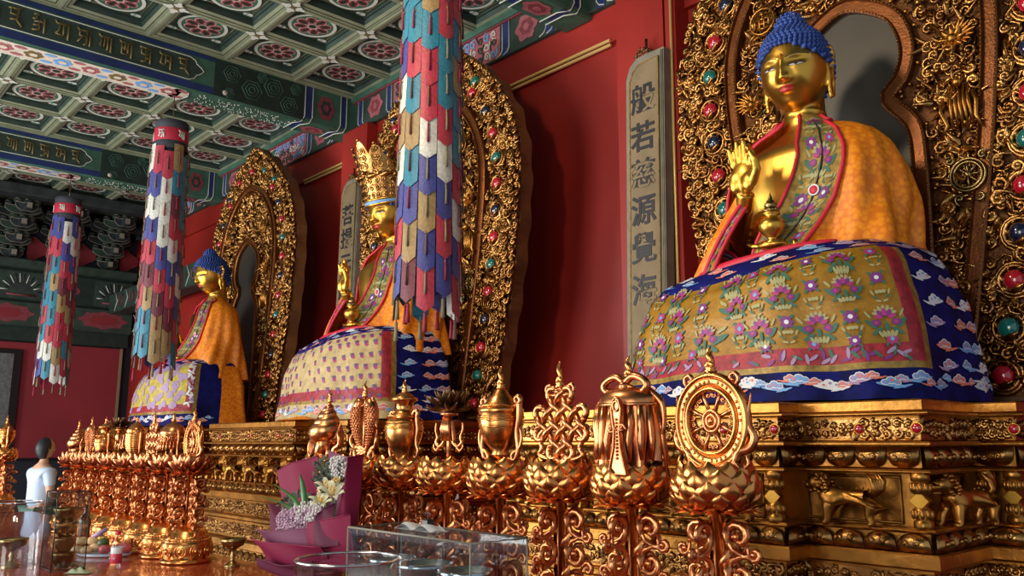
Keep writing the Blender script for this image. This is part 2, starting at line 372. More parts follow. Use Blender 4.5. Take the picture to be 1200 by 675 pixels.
ribs([-4.25+.78*k for k in range(4)], YS)
ribs([-12.58+.86*k for k in range(5)], YS)
ribs([-16.4+.86*k for k in range(5)], YS)
mb.box((-17, -6, ZC+.17), (3, 5.6, ZC+.3), 2)
struct(mb.build('ceiling', mats))

# ---- painted cross beams with raised letters
GL = [
 [[(.1,.92),(.3,1.0),(.45,.9)],[(.3,.95),(.3,.72),(.05,.70)],[(.15,.55),(.5,.62),(.5,.38),(.1,.36)],[(.5,.4),(.55,.14),(.05,.08)],[(.85,.8),(.85,0)],[(.5,.6),(.85,.62)]],
 [[(0,.98),(.15,.82),(1,.84)],[(.95,.84),(.95,0)],[(.35,.82),(.3,.4),(.08,.25)],[(.08,.25),(.62,.2)],[(.62,.82),(.62,.2)]],
 [[(0,.95),(.15,.82),(1,.86)],[(.2,.8),(.2,.52),(.72,.52)],[(.72,.85),(.72,.1),(.5,.02)],[(.45,.52),(.08,.12)],[(.95,.55),(.95,0)]],
 [[(0,.95),(.15,.82),(1,.84)],[(.3,.8),(.12,.32),(.42,.2),(.48,.8)],[(.68,.82),(.68,.08)],[(.93,.82),(.93,0)]],
 [[(0,.95),(.12,.84),(1,.84)],[(.2,.84),(.2,.18),(.65,.18)],[(.42,.84),(.42,.4)],[(.65,.84),(.65,.18)],[(.92,.84),(.92,0)],[(.2,.5),(.65,.5)]],
 [[(0,.9),(1,.86)],[(.15,.86),(.15,.52),(.82,.52)],[(.5,.86),(.5,.1),(.12,.04)],[(.85,.66),(.85,0)],[(.5,.3),(.85,.26)]],
 [[(0,.95),(.15,.82),(1,.84)],[(.25,.8),(.12,.3),(.5,.22)],[(.55,.82),(.5,.22)],[(.92,.84),(.92,0)],[(.55,.5),(.92,.5)]],
 [[(0,.9),(.9,.95)],[(.2,.9),(.15,.62),(.7,.6)],[(.7,.9),(.6,.35),(.15,.3)],[(.55,.35),(.95,.02)]]]
def glyph(mb, g, x0, z0, w, h, fn, t, mi=0):
    for pl in g:
        mb.tube([fn(x0+p[0]*w, z0+p[1]*h) for p in pl], t, 5, mi)
def beam(name, X, wd=.34, ybulge=0, letters=True):
    mb = MB(); z0, z1 = 5.38, ZC+.05; xf = X
    mb.bbox((X-wd, -3, z0), (X, 5.25, z1), .02, 0)
    F = lambda y, z: Vector((xf+.004, y, z)); U = lambda y, x: Vector((x, y, z0-.004))
    def rectF(y0, y1, za, zb, mi, d=.004): mb.add([(xf+d, y0, za), (xf+d, y1, za), (xf+d, y1, zb), (xf+d, y0, zb)], [(0, 1, 2, 3)], mi, False)
    def rectU(y0, y1, xa, xb, mi, d=.004): mb.add([(xa, y0, z0-d), (xb, y0, z0-d), (xb, y1, z0-d), (xa, y1, z0-d)], [(0, 1, 2, 3)], mi, False)
    rectF(-3, 3.42, z0+.02, z0+.10, 3); rectF(-3, 3.42, z1-.12, z1-.075, 3)
    # dark cartouche with lobed end and white outline
    P = [(-3, z0+.115), (3.14, z0+.115), (3.20, z0+.14), (3.22, z0+.18), (3.27, z0+.21), (3.30, (z0+z1-.03)/2), (3.27, z1-.24), (3.22, z1-.21), (3.20, z1-.17), (3.14, z1-.145), (-3, z1-.145)]
    mb.add([F(*p)+Vector((.003, 0, 0)) for p in P], [list(range(len(P)))], 1, False)
    mb.tube([F(*p)+Vector((.004, 0, 0)) for p in P], .006, 5, 4)
    if letters:
        n = 12
        for k in range(n):
            g = GL[(k+4) % 8] if k < 4 else GL[(k-4) % 8]
            y = 3.02-.20*(n-1-k); glyph(mb, g, y, z0+.155, .13, .185, lambda a, b: F(a, b)+Vector((.006, 0, 0)), .010, 5)
    # hexagonal florets of the end section
    rectF(3.42, 4.52, z0+.02, z1-.08, 2)
    for (cy, cz, rr) in ((3.62, 5.70, .10), (3.86, 5.58, .12), (4.12, 5.68, .12), (4.32, 5.52, .11), (3.60, 5.47, .06), (4.40, 5.74, .07), (3.98, 5.76, .06)):
        for q in (1, .66, .33): mb.tube([F(cy+rr*q*math.cos(PI/3*k), cz+rr*q*math.sin(PI/3*k)) for k in range(6)], .005, 4, 0, closed=True)
    mb.ball(F(3.55, 5.46), .03, 6, 8, 5, sq=(.3, 1, 1))
    def band(y0, y1):
        rectF(y0, y1, z0+.05, z1-.05, 3, .006)
        rectU(y0-.10, y1-.10, X-wd*.75, X-.02, 3)
        for y in (y0, y1):
            mb.tube([(xf+.010, y, z1-.05), (xf+.010, y, z0+.07), (xf-.01, y-.03, z0+.0), (X-wd*.3, y-.10, z0-.008), (X-wd*.95, y-.10, z0-.008)], .006, 5, 4)
    band(4.52, 4.62); band(5.00, 5.08)
    for (fn_, cy, cz, r1, r2, mi) in ((F, 4.80, 5.62, .11, .15, 7), (U, 4.72, X-wd*.5, .15, .10, 8)):
        for q, mj in ((1, mi), (.62, 9 if mi == 7 else 7), (.3, mi)):
            Pm = [(cy+q*r1*math.cos(2*PI*k/24)*(1+.10*math.cos(6*2*PI*k/24)), cz+q*r2*math.sin(2*PI*k/24)*(1+.10*math.cos(6*2*PI*k/24))) for k in range(24)]
            off = Vector((.003*(2-q*1.5), 0, 0)) if fn_ is F else Vector((0, 0, -.003*(2-q*1.5)))
            mb.poly(Pm, lambda a, b: fn_(a, b)+off, mj)
    # pale flowered underside
    rectU(-3, 3.12, X-wd+.02, X-.02, 6)
    mb.poly([(3.10+.10*math.cos(2*PI*k/14), X-wd/2+(wd/2-.02)*math.sin(2*PI*k/14)) for k in range(14)], lambda a, b: U(a, b), 6)
    mb.tube([(X-.025, -3, z0-.006), (X-.025, 3.08, z0-.006), (X-.06, 3.18, z0-.006), (X-wd/2, 3.21, z0-.006), (X-wd+.06, 3.18, z0-.006), (X-wd+.02, 3.08, z0-.006), (X-wd+.02, -3, z0-.006)], .005, 5, 4)
    y = 3.0; k = 0
    while y > -.5:
        mi = (8, 10, 5)[k % 3]
        for q in range(6):
            a = PI/3*q
            mb.poly([(y+.055*math.cos(a)+.035*math.cos(2*PI*j/7), X-wd/2+.055*math.sin(a)+.035*math.sin(2*PI*j/7)) for j in range(7)], lambda a_, b_: U(a_, b_)-Vector((0, 0, .003+.0005*q)), mi)
        mb.poly([(y+.04*math.cos(2*PI*j/7), X-wd/2+.04*math.sin(2*PI*j/7)) for j in range(7)], lambda a_, b_: U(a_, b_)-Vector((0, 0, .007)), 6)
        for sx in (-1, 1):
            mb.poly([(y+.13+.06*math.cos(2*PI*j/7), X-wd/2+sx*.09+.03*math.sin(2*PI*j/7)) for j in range(7)], lambda a_, b_: U(a_, b_)-Vector((0, 0, .003)), 10 if k % 2 else 8)
        y -= .26; k += 1
    rnd = random.Random(5)
    for q in range(260):
        yy = 3.3+rnd.random()*1.15; xx = X-wd+.03+rnd.random()*(wd-.06); mb.ball((xx, yy, z0-.002), .008, 4 if q % 3 else 0, 5, 3)
    return struct(mb.build(name, ['green2', 'green', 'deepgreen', 'blue_p', 'white_p', 'letter', 'pale', 'pink2', 'pink', 'grey_dark', 'sky']))
beam('trim_9', -8.66); beam('trim_10', -12.60); beam('trim_11', -4.75+.02)

# ---- painted frieze under the ceiling on the north wall
mb = MB(); yf = 5.2
mb.box((-17, yf, 5.43), (3, 5.36, 5.80), 0); mb.bbox((-17, yf-.06, 5.79), (3, yf+.1, ZC+.04), .015, 1); mb.box((-17, yf-.03, 5.775), (3, yf+.02, 5.79), 5)
def FR(x, z, d=.005): return Vector((x, yf-d, z))
def fr_rect(x0, x1, z0, z1, mi, d=.005): mb.add([FR(x0, z0, d), FR(x1, z0, d), FR(x1, z1, d), FR(x0, z1, d)], [(0, 1, 2, 3)], mi, False)
def fr_blob(cx, cz, rx, rz, mi, d, lob=6, am=.12):
    mb.poly([(cx+rx*math.cos(2*PI*k/24)*(1+am*math.cos(lob*2*PI*k/24)), cz+rz*math.sin(2*PI*k/24)*(1+am*math.cos(lob*2*PI*k/24))) for k in range(24)], lambda a, b: FR(a, b, d), mi)
def half_bay(x0, sg, L):
    X = lambda t: x0+sg*t
    def stripe(t):
        a, b = sorted((X(t), X(t+.10))); fr_rect(a, b, 5.43, 5.79, 2)
        for q in (t, t+.10):
            mb.tube([FR(X(q), 5.79, .008), FR(X(q), 5.50, .008), FR(X(q+.03), 5.46, .008), FR(X(q+.09), 5.44, .008)], .006, 5, 3)
    stripe(.10); fr_blob(X(.47), 5.62, .15, .135, 4, .007); fr_blob(X(.47), 5.62, .09, .08, 5, .010); fr_blob(X(.47), 5.62, .04, .04, 4, .012); stripe(.72)
    a, b = sorted((X(.86), X(min(L, 1.75))))
    fr_rect(a, b, 5.445, 5.775, 4, .006)
    rnd = random.Random(int(x0*10))
    t = .95
    while t < min(L, 1.75)-.05:
        for z in (5.51, 5.62, 5.72):
            r = .05; g = [(X(t)+p[0]*sg+rnd.uniform(-.01, .01), z+p[1]) for p in spiral2(0, 0, r, rnd.random()*6, 1.2, rnd.choice((-1, 1)), 9, 1)]
            mb.tube([FR(p[0], p[1], .010) for p in g], .009, 5, rnd.choice((6, 3, 0, 6)))
        t += .105
    if L > 1.75:
        P = [(X(1.80), 5.46), (X(1.86), 5.77), (X(2.1), 5.77)]
        mb.tube([FR(X(1.80), 5.61, .008), FR(X(1.90), 5.75, .008), FR(X(L), 5.76, .008)], .007, 5, 3); mb.tube([FR(X(1.80), 5.61, .008), FR(X(1.90), 5.47, .008), FR(X(L), 5.46, .008)], .007, 5, 3)
        a, b = sorted((X(1.9), X(L))); fr_rect(a, b, 5.49, 5.74, 1, .006)
for (xa, xb) in ((-8.66, -5.07), (-4.73, 1), (-12.60, -9.0), (-16.5, -12.94)):
    L = (xb-xa)/2 if xb < 0 else 2; half_bay(xa, 1, L); half_bay(xb, -1, L)
struct(mb.build('trim_12', ['green', 'green2', 'blue_p', 'white_p', 'pink', 'pink2', 'sky']))

# ---- west end: painted tie beams and tiers of brackets under the ceiling
mb = MB(); xw = -16.5
mb.bbox((xw, -3, 3.62), (xw+.20, 5.2, 4.05), .02, 0); mb.bbox((xw, -3, 4.05), (xw+.10, 5.2, 4.62), .02, 1); mb.bbox((xw, -3, 4.62), (xw+.30, 5.2, 4.78), .02, 0)
def WF(y, z, d): return Vector((xw+d, y, z))
def wblob(cy, cz, ry, rz, mi, d, lob=6, am=.12):
    mb.poly([(cy+ry*math.cos(2*PI*k/24)*(1+am*math.cos(lob*2*PI*k/24)), cz+rz*math.sin(2*PI*k/24)*(1+am*math.cos(lob*2*PI*k/24))) for k in range(24)], lambda a, b: WF(a, b, d), mi)
for y in [-1.5+1.55*k for k in range(5)]:
    wblob(y, 3.84, .40, .15, 3, .205, 8); wblob(y, 3.84, .24, .08, 4, .21, 8)
    for s in (-1, 1):
        mb.tube([WF(y+s*.52, 3.68, .21), WF(y+s*.60, 3.84, .21), WF(y+s*.52, 4.0, .21)], .008, 5, 2); mb.tube([WF(y+s*.66, 3.66, .21), WF(y+s*.66, 4.02, .21)], .008, 5, 2)
    # square floral panel with rays
    yc = y+.2
    mb.bbox((xw+.1, yc-.36, 4.10), (xw+.115, yc+.36, 4.58), .004, 0)
    for k in range(14):
        a = PI*k/13; mb.tube([WF(yc+.20*math.cos(a), 4.25+.14*math.sin(a), .12), WF(yc+.32*math.cos(a), 4.25+.30*math.sin(a), .12)], .010, 5, 2 if k % 2 else 1)
    wblob(yc, 4.34, .14, .12, 6, .125, 4); mb.tube([WF(yc-.22, 4.17, .13), WF(yc+.22, 4.17, .13)], .018, 5, 3)
    wblob(y-.62, 4.34, .20, .18, 3, .11, 6); wblob(y-.62, 4.34, .15, .13, 6, .115, 6); wblob(y-.62, 4.34, .09, .08, 3, .12, 6)
    for s in (-1, 1):                     # rosy pieces between the brackets
        wblob(y+.38*s, 5.02, .17, .20, 4, .06, 3, .2)
struct(mb.build('trim_13', ['green', 'deepgreen', 'white_p', 'pink2', 'wall_red2', 'blue_p', 'grey_dark']))
mb = MB()
def bracket(y0):
    for t in range(4):
        z = 4.80+.22*t; out = .18+.26*t
        mb.bbox((xw+.02, y0-.05, z), (xw+out+.16, y0+.05, z+.13), .012, 0)          # arm reaching out
        mb.box((xw+out+.161, y0-.04, z+.02), (xw+out+.166, y0+.04, z+.11), 2)
        for q in range(t+1):
            xo = xw+.14+.26*q; w = .17+.10*min(2, t-q) if True else 0
            # cross arm with curled ends and its cap blocks
            P = [(-w, z+.13), (-w, z+.07), (-w*.8, z+.03), (-w*.5, z), (w*.5, z), (w*.8, z+.03), (w, z+.07), (w, z+.13)]
            mb.add([(xo-.035, y0+p[0], p[1]) for p in P]+[(xo+.035, y0+p[0], p[1]) for p in P], [list(range(8)), list(range(8, 16))[::-1]]+[(i, (i+1) % 8, 8+(i+1) % 8, 8+i) for i in range(8)], 1 if (q+t) % 2 else 0, False)
            mb.tube([(xo+.04, y0+p[0], p[1]) for p in P], .007, 4, 2, closed=True)
            for s in (-1, 0, 1):
                mb.bbox((xo-.05, y0+s*w*.85-.045, z+.13), (xo+.05, y0+s*w*.85+.045, z+.20), .012, 1 if (q+t) % 2 == 0 else 0)
                mb.tube([(xo+.053, y0+s*w*.85-.04, z+.14), (xo+.053, y0+s*w*.85+.04, z+.14), (xo+.053, y0+s*w*.85+.04, z+.19), (xo+.053, y0+s*w*.85-.04, z+.19)], .005, 4, 2, closed=True)
y = 4.7
while y > -1.5: bracket(y); y -= .78
mb.bbox((xw+.9, -3, 5.66), (xw+1.25, 5.2, 5.84), .02, 0); mb.bbox((xw+.2, -3, 5.50), (xw+.36, 5.2, 5.64), .02, 1)
struct(mb.build('trim_15', ['grey_dark', 'green', 'board_edge']))
# slender tie beam running along the north wall in the west bay
mb = MB(); mb.bbox((-16.4, 4.8, 3.98), (-11.2, 5.1, 4.34), .02, 0)
for k in range(9):
    x = -16+.55*k; mb.tube([(x, 4.79, 4.0), (x+.12, 4.79, 4.16), (x, 4.79, 4.32)], .008, 5, 1)
    mb.tube([(x+.30+.09*math.cos(2*PI*q/10), 4.79, 4.16+.09*math.sin(2*PI*q/10)) for q in range(10)], .008, 5, 2, closed=True)
struct(mb.build('trim_16', ['green', 'white_p', 'pink2']))

# ================================================================ gilded pedestals
PX0, SP = 0.0, 4.03
RECTS = [(-3.40, -1.83, 3.10, 5.2), (-3.7, -1.33, 3.25, 5.2), (-3.9, -1.17, 3.75, 5.2)]
SEGS = [((-3.40, 3.10), (-1.83, 3.10), (0, -1)), ((-1.83, 3.10), (-1.83, 3.25), (1, 0)), ((-1.83, 3.25), (-1.33, 3.25), (0, -1)),
        ((-1.33, 3.25), (-1.33, 3.75), (1, 0)), ((-1.33, 3.75), (-1.17, 3.75), (0, -1)), ((-1.17, 3.75), (-1.17, 5.0), (1, 0)),
        ((-3.40, 3.25), (-3.40, 3.10), (-1, 0)), ((-3.70, 3.25), (-3.40, 3.25), (0, -1))]
def layer(mb, z0, z1, d, mi=0, ch=.006):
    for k, (a, b, c, e) in enumerate(RECTS):
        ep = .0006*k; mb.bbox((a-d, c-d, z0+ep), (b+d, e, z1-ep), ch, mi)
def seg_frames(d):
    for (p, q, n) in SEGS:
        px, py = p; qx, qy = q; L = math.hypot(qx-px, qy-py); tx, ty = (qx-px)/L, (qy-py)/L
        # extend to the offset outline at convex corners
        a = -d if n[1] == -1 or n[0] == -1 else -d if (px, py) in ((-1.83, 3.10), (-1.33, 3.25), (-1.17, 3.75)) else 0
        b = L+d if (n[1] == -1) else L-d if n[0] == 1 else L+d
        if n[1] == -1 and px in (-1.83, -1.33): a = d
        yield (lambda s, z, h, px=px, py=py, tx=tx, ty=ty, n=n: Vector((px+tx*s+n[0]*(d+h), py+ty*s+n[1]*(d+h), z))), a, b
def petal_band(mb, z0, z1, d, up=1, mi=0, w=.115):
    for fn, a, b in seg_frames(d):
        n = max(1, int(round((b-a)/w))); ww = (b-a)/n
        for k in range(n):
            c = a+ww*(k+.5)
            def g(u, v):
                x = (u-.5)*2; t = v; wid = ww*.49*(1-.25*t**3); zz = z0+(z1-z0)*t if up > 0 else z1-(z1-z0)*t
                return fn(c+x*wid, zz+(-.012*up*(x*x)*t), .004+.035*math.sqrt(max(0, 1-x*x*.92))*math.sin(PI*(.12+.8*t)))
            mb.grid(g, 8, 6, mi)
            zc = (z0+z1)/2
            for s in (-1, 1): scroll(mb, c+s*ww*.16, zc, (z1-z0)*.17, 0, .008, lambda x, z, h: fn(x, z, .036+h*.4), 1.0, s, mi, 7, 5, 0)
def scroll_band(mb, z0, z1, d, mi=0, seed=1, dens=1.0):
    layer(mb, z0+.004, z1-.004, d+.001, mi, .002)
    rnd = random.Random(seed)
    for fn, a, b in seg_frames(d):
        H = z1-z0; n = max(1, int((b-a)/(.19))); w = (b-a)/n
        for k in range(n):
            c = a+w*(k+.5)
            if b-a > .4 and k % 2 == 0:
                # pointed lozenge of small scrolls and stones
                for i in range(-3, 4):
                    for s in (-1, 1): scroll(mb, c+i*.036, (z0+z1)/2+s*(H*.25*(1-abs(i)/4)), H*.17, rnd.random()*6, .0085, lambda x, z, h: fn(x, z, h), 1.1, s, mi, 7, 5, 0)
                for s in (-1, 1): leaf(mb, c+s*.12, (z0+z1)/2, .05, .04, -s*PI/2, lambda x, z, h: fn(x, z, h), mi)
            else:
                for i in range(5):
                    for s in (-1, 1): scroll(mb, c+(i-2)*w*.17, (z0+z1)/2+s*H*.22, H*.22, rnd.random()*6, .0095, lambda x, z, h: fn(x, z, h), 1.1, s*(1 if i % 2 else -1), mi, 8, 5, .5)
def baluster(h):
    pr = [(.030, 0), (.034, .01), (.034, .03), (.024, .035), (.036, .055), (.030, .075), (.016, .085), (.014, .095), (.012, h/2), (.014, h-.095), (.016, h-.085), (.030, h-.075), (.036, h-.055), (.024, h-.035), (.034, h-.03), (.034, h-.01), (.030, h)]
    mb = MB(); mb.lathe(pr, 18, 0)
    for k in range(10):
        a = 2*PI*k/10
        for z in (.055, h-.055): mb.ball((.032*math.cos(a), .032*math.sin(a), z), .012, 0, 6, 4, sq=(.8, .8, 1.6))
    s = .034; mb.add([(0, -.024, h/2-s), (s, -.024, h/2), (0, -.024, h/2+s), (-s, -.024, h/2), (0, .006, h/2-s), (s, .006, h/2), (0, .006, h/2+s), (-s, .006, h/2)],
                     [(0, 1, 2, 3), (7, 6, 5, 4), (0, 4, 5, 1), (1, 5, 6, 2), (2, 6, 7, 3), (3, 7, 4, 0)], 1, False)
    return mb.data('baluster', ['gold_satin', 'gold'])
def lion_mesh():
    """a guardian lion walking to -x, about 0.25 long, feet at z = 0"""
    V = [(.035, 0, .118), (-.02, 0, .118), (-.07, 0, .128), (-.105, 0, .150), (.085, 0, .118),
         (.10, -.022, .085), (.085, -.024, .045), (.10, -.024, .012), (.080, -.026, .006),
         (.10, .022, .085), (.065, .024, .045), (.075, .024, .012), (.055, .026, .006),
         (-.07, -.026, .085), (-.078, -.028, .045), (-.075, -.028, .012), (-.10, -.028, .006),
         (-.07, .026, .085), (-.10, .028, .045), (-.105, .028, .012), (-.128, .028, .006)]
    E = [(0, 1), (1, 2), (2, 3), (0, 4), (4, 5), (5, 6), (6, 7), (7, 8), (4, 9), (9, 10), (10, 11), (11, 12), (2, 13), (13, 14), (14, 15), (15, 16), (2, 17), (17, 18), (18, 19), (19, 20)]
    R = [.036, .037, .044, .036, .040, .029, .018, .015, .018, .029, .018, .015, .018, .026, .019, .016, .019, .026, .019, .016, .019]
    me = skin_mesh(V, E, R, 2); mb = MB(); mb.mesh(me)
    # head, muzzle, jaw, ears, mane curls, brows, plume tail
    mb.ball((-.118, -.004, .176), .043, 0, 14, 9, sq=(1.05, .95, .95)); mb.ball((-.154, -.006, .166), .024, 0, 10, 7, sq=(.9, 1.1, .75)); mb.ball((-.148, -.006, .142), .017, 0, 10, 6, sq=(1, 1.1, .6))
    mb.ball((-.174, -.008, .176), .008, 0, 8, 5)
    for s in (-1, 1):
        mb.ball((-.145, -.004+s*.016, .186), .007, 0, 8, 5); mb.tube([(-.150, s*.008-.004, .195), (-.138, s*.024-.004, .199), (-.122, s*.034-.004, .192)], [.003, .005, .003], 5)
        mb.tube([(-.115, s*.03, .205), (-.105, s*.04, .214), (-.098, s*.042, .200)], [.009, .008, .003], 6)
    rnd = random.Random(3)
    for k in range(46):
        a = 2*PI*rnd.random(); q = rnd.random(); x = -.115+.045*q; r = .049-.012*q*q
        if math.sin(a) < -.6 and q < .3: continue
        mb.ball((x, r*math.cos(a)*.95-.002, .174-.018*q+r*math.sin(a)*.9), .011, 0, 6, 4)
    for k in range(5):
        q = k-2; mb.tube([(.095, 0, .125), (.122+.004*q, .005*q, .155), (.120+.009*q, .004*q, .19), (.098+.012*q, 0, .218+.003*abs(q))], [.013, .014, .012, .003], 7)
    for k in range(8):
        t = k/7; mb.ball((.02-.12*0+.0, 0, .155) if False else (.08-.15*t, 0, .152+.006*math.sin(t*9)), .006, 0, 6, 4)
    return mb.data('lion', 'gold_satin')
LION = lion_mesh(); BAL = baluster(.205)
def make_pedestal():
    t = thing('pedestal', 'stepped gilded pedestal with lion panels under the seated figure nearest the camera', 'pedestal', (-2.3, 4.1, 0), group='gilded pedestals')
    ox = Vector((-2.3, 4.1, 0))
    def B(mb, name, mats):
        for i, v in enumerate(mb.v): mb.v[i] = v-ox
        return mb.build(name, mats, t)
    mb = MB()
    layer(mb, 1.775, 1.822, .0); layer(mb, 1.662, 1.775, -.02); layer(mb, 1.760, 1.776, .03); layer(mb, 1.645, 1.665, .03); layer(mb, 1.56, 1.65, -.03); layer(mb, 1.545, 1.561, .02)
    B(mb, 'cornice', 'gold_satin')
    mb = MB(); layer(mb, 1.33, 1.55, -.07, 0)
    for fn, a, b in seg_frames(-.07):                   # framed panels
        if b-a > .3:
            n = max(1, int(round((b-a)/.52)))
            for k in range(n):
                c0 = a+(b-a)*k/n+.06; c1 = a+(b-a)*(k+1)/n-.06
                mb.tube([fn(c0, 1.36, .004), fn(c1, 1.36, .004), fn(c1, 1.53, .004), fn(c0, 1.53, .004)], .006, 4, 0, closed=True)
    B(mb, 'waist_panel', 'gold_satin')
    mb = MB(); layer(mb, 1.335, 1.350, .02); layer(mb, 1.26, 1.336, -.01); layer(mb, 1.205, 1.262, .03); layer(mb, 1.08, 1.206, -.01); layer(mb, 1.05, 1.082, .04); layer(mb, .90, 1.05, .03); layer(mb, .84, .90, .08); layer(mb, .70, .84, .06); layer(mb, .10, .70, .02); layer(mb, 0, .10, .12)
    B(mb, 'plinth', 'gold_satin')
    for q in ((1.565, 1.643, -.03, -1), (1.265, 1.332, -.005, 1), (.72, .83, .06, 1)):
        mb = MB(); petal_band(mb, *q); B(mb, 'lotus_petal_band', 'gold_carved')
    for q in ((1.668, 1.756, -.02, 0, 3), (1.09, 1.195, -.01, 0, 5), (.92, 1.03, .03, 0, 8)):
        mb = MB(); scroll_band(mb, *q); B(mb, 'scroll_band', 'gold_carved')
    jw = MB(); jw.ball((0, 0, 0), .019, 0, 14, 9, sq=(1, .6, 1)); jw.tube([(.021*math.cos(2*PI*k/14), .004, .021*math.sin(2*PI*k/14)) for k in range(14)], .004, 5, 1, closed=True); jd = jw.data('stone', ['ruby', 'gold'])
    for (x, y) in ((-1.84, 3.075), (-1.345, 3.225), (-1.18, 3.725), (-2.62, 3.11), (-2.1, 3.11), (-1.58, 3.26), (-3.2, 3.11)): put('round_stone', jd, t, Vector((x, y-.0, 1.712))-ox)
    for (x, y) in ((-3.36, 3.075), (-2.62, 3.075), (-1.87, 3.075), (-1.36, 3.225), (-1.21, 3.725), (-1.31, 3.725), (-2.25, 3.075), (-3.0, 3.075)): put('baluster', BAL, t, Vector((x, y+.03, 1.346))-ox)
    for (x, y, rz, s) in ((-1.63, 3.235, .05, 1.0), (-2.43, 3.085, 0, 1), (-2.06, 3.085, 0, 1), (-2.8, 3.085, 0, 1), (-3.17, 3.085, 0, 1)): put('lion_figure', LION, t, Vector((x, y, 1.345))-ox, (0, 0, rz), (.98, 1.1, .90))
    put('lion_figure', LION, t, Vector((-1.30, 3.52, 1.345))-ox, (0, 0, PI*.36), (1., 1.1, .90))
    put('lion_figure', LION, t, Vector((-1.10, 4.05, 1.345))-ox, (0, 0, PI/2), (1., 1.1, .90))
    return t
ped = make_pedestal()
ped2 = dup(ped, loc=(-2.3-SP, 4.1, 0), label='stepped gilded pedestal under the crowned middle figure, an orange scarf lying on its edge')
ped3 = dup(ped, loc=(-2.3-2*SP, 4.1, 0), label='stepped gilded pedestal furthest down the hall, mostly hidden by the left row of copper stands')

# ================================================================ carved gilded halos behind the figures
YM = 4.60
OUT = [(1.828, .86), (2.2, .95), (2.6, 1.05), (3.0, 1.13), (3.4, 1.19), (3.8, 1.22), (4.1, 1.21), (4.4, 1.13), (4.65, 1.0), (4.9, .80), (5.1, .56), (5.25, .34), (5.36, .14), (5.42, 0)]
RIM = [(1.83, .46), (2.2, .53), (2.6, .60), (3.0, .67), (3.4, .73), (3.8, .77), (4.1, .76), (4.35, .68), (4.55, .55), (4.7, .40), (4.80, .22), (4.86, 0)]
def interp(T, z):
    if z <= T[0][0]: return T[0][1]
    for (a, wa), (b, wb) in zip(T, T[1:]):
        if z <= b: return wa+(wb-wa)*(z-a)/(b-a)
    return 0
def outline(T): return [(-w, z) for z, w in T]+[(w, z) for z, w in reversed(T[:-1])]
def smooth_line(P, n):
    """resample a polyline with Catmull-Rom to n points"""
    L = [0]
    for a, b in zip(P, P[1:]): L.append(L[-1]+math.hypot(b[0]-a[0], b[1]-a[1]))
    out = []
    for k in range(n):
        s = L[-1]*k/(n-1); i = 0
        while i < len(L)-2 and L[i+1] < s: i += 1
        t = (s-L[i])/max(1e-9, L[i+1]-L[i]); p0 = P[max(0, i-1)]; p1 = P[i]; p2 = P[i+1]; p3 = P[min(len(P)-1, i+2)]
        out.append(tuple(.5*((2*p1[j])+(-p0[j]+p2[j])*t+(2*p0[j]-5*p1[j]+4*p2[j]-p3[j])*t*t+(-p0[j]+3*p1[j]-3*p2[j]+p3[j])*t**3) for j in range(2)))
    return out
_K = [(.31, 1.85), (.35, 2.6), (.36, 3.1), (.34, 3.34), (.22, 3.52), (.30, 3.62), (.345, 3.76), (.32, 3.92), (.23, 4.05)]
KEY = [(-x, z) for x, z in _K]+[(0, 4.16)]+_K[::-1]
def strip(mb, line, w, h, y, mi=0, bead=None, bmi=0, bspace=.03, br=.006):
    """raised flat moulding along a 2-D line; beads at both edges"""
    n = len(line); vs = []
    for i, p in enumerate(line):
        a = Vector(line[max(0, i-1)]); b = Vector(line[min(n-1, i+1)]); d = (b-a).normalized(); nn = Vector((-d.y, d.x))
        for (o, hh) in ((-w/2, 0), (-w/2, h), (-w*.36, h*1.15), (-w*.30, h*.8), (w*.30, h*.8), (w*.36, h*1.15), (w/2, h), (w/2, 0)):
            q = Vector(p)+nn*o; vs.append((q.x, y-hh, q.y))
    fs = [(i*8+j, i*8+j+1, i*8+9+j, i*8+8+j) for i in range(n-1) for j in range(7)]
    mb.add(vs, fs, mi, False)
    if bead:
        acc = 0
        for i in range(1, n):
            a = Vector(line[i-1]); b = Vector(line[i]); L = (b-a).length; d = (b-a)/max(L, 1e-6); nn = Vector((-d.y, d.x))
            while acc < L:
                for o in (-w*.42, w*.42):
                    q = a+d*acc+nn*o; mb.ball((q.x, y-h*1.15, q.y), br, bmi, 5, 3)
                acc += bspace
            acc -= L
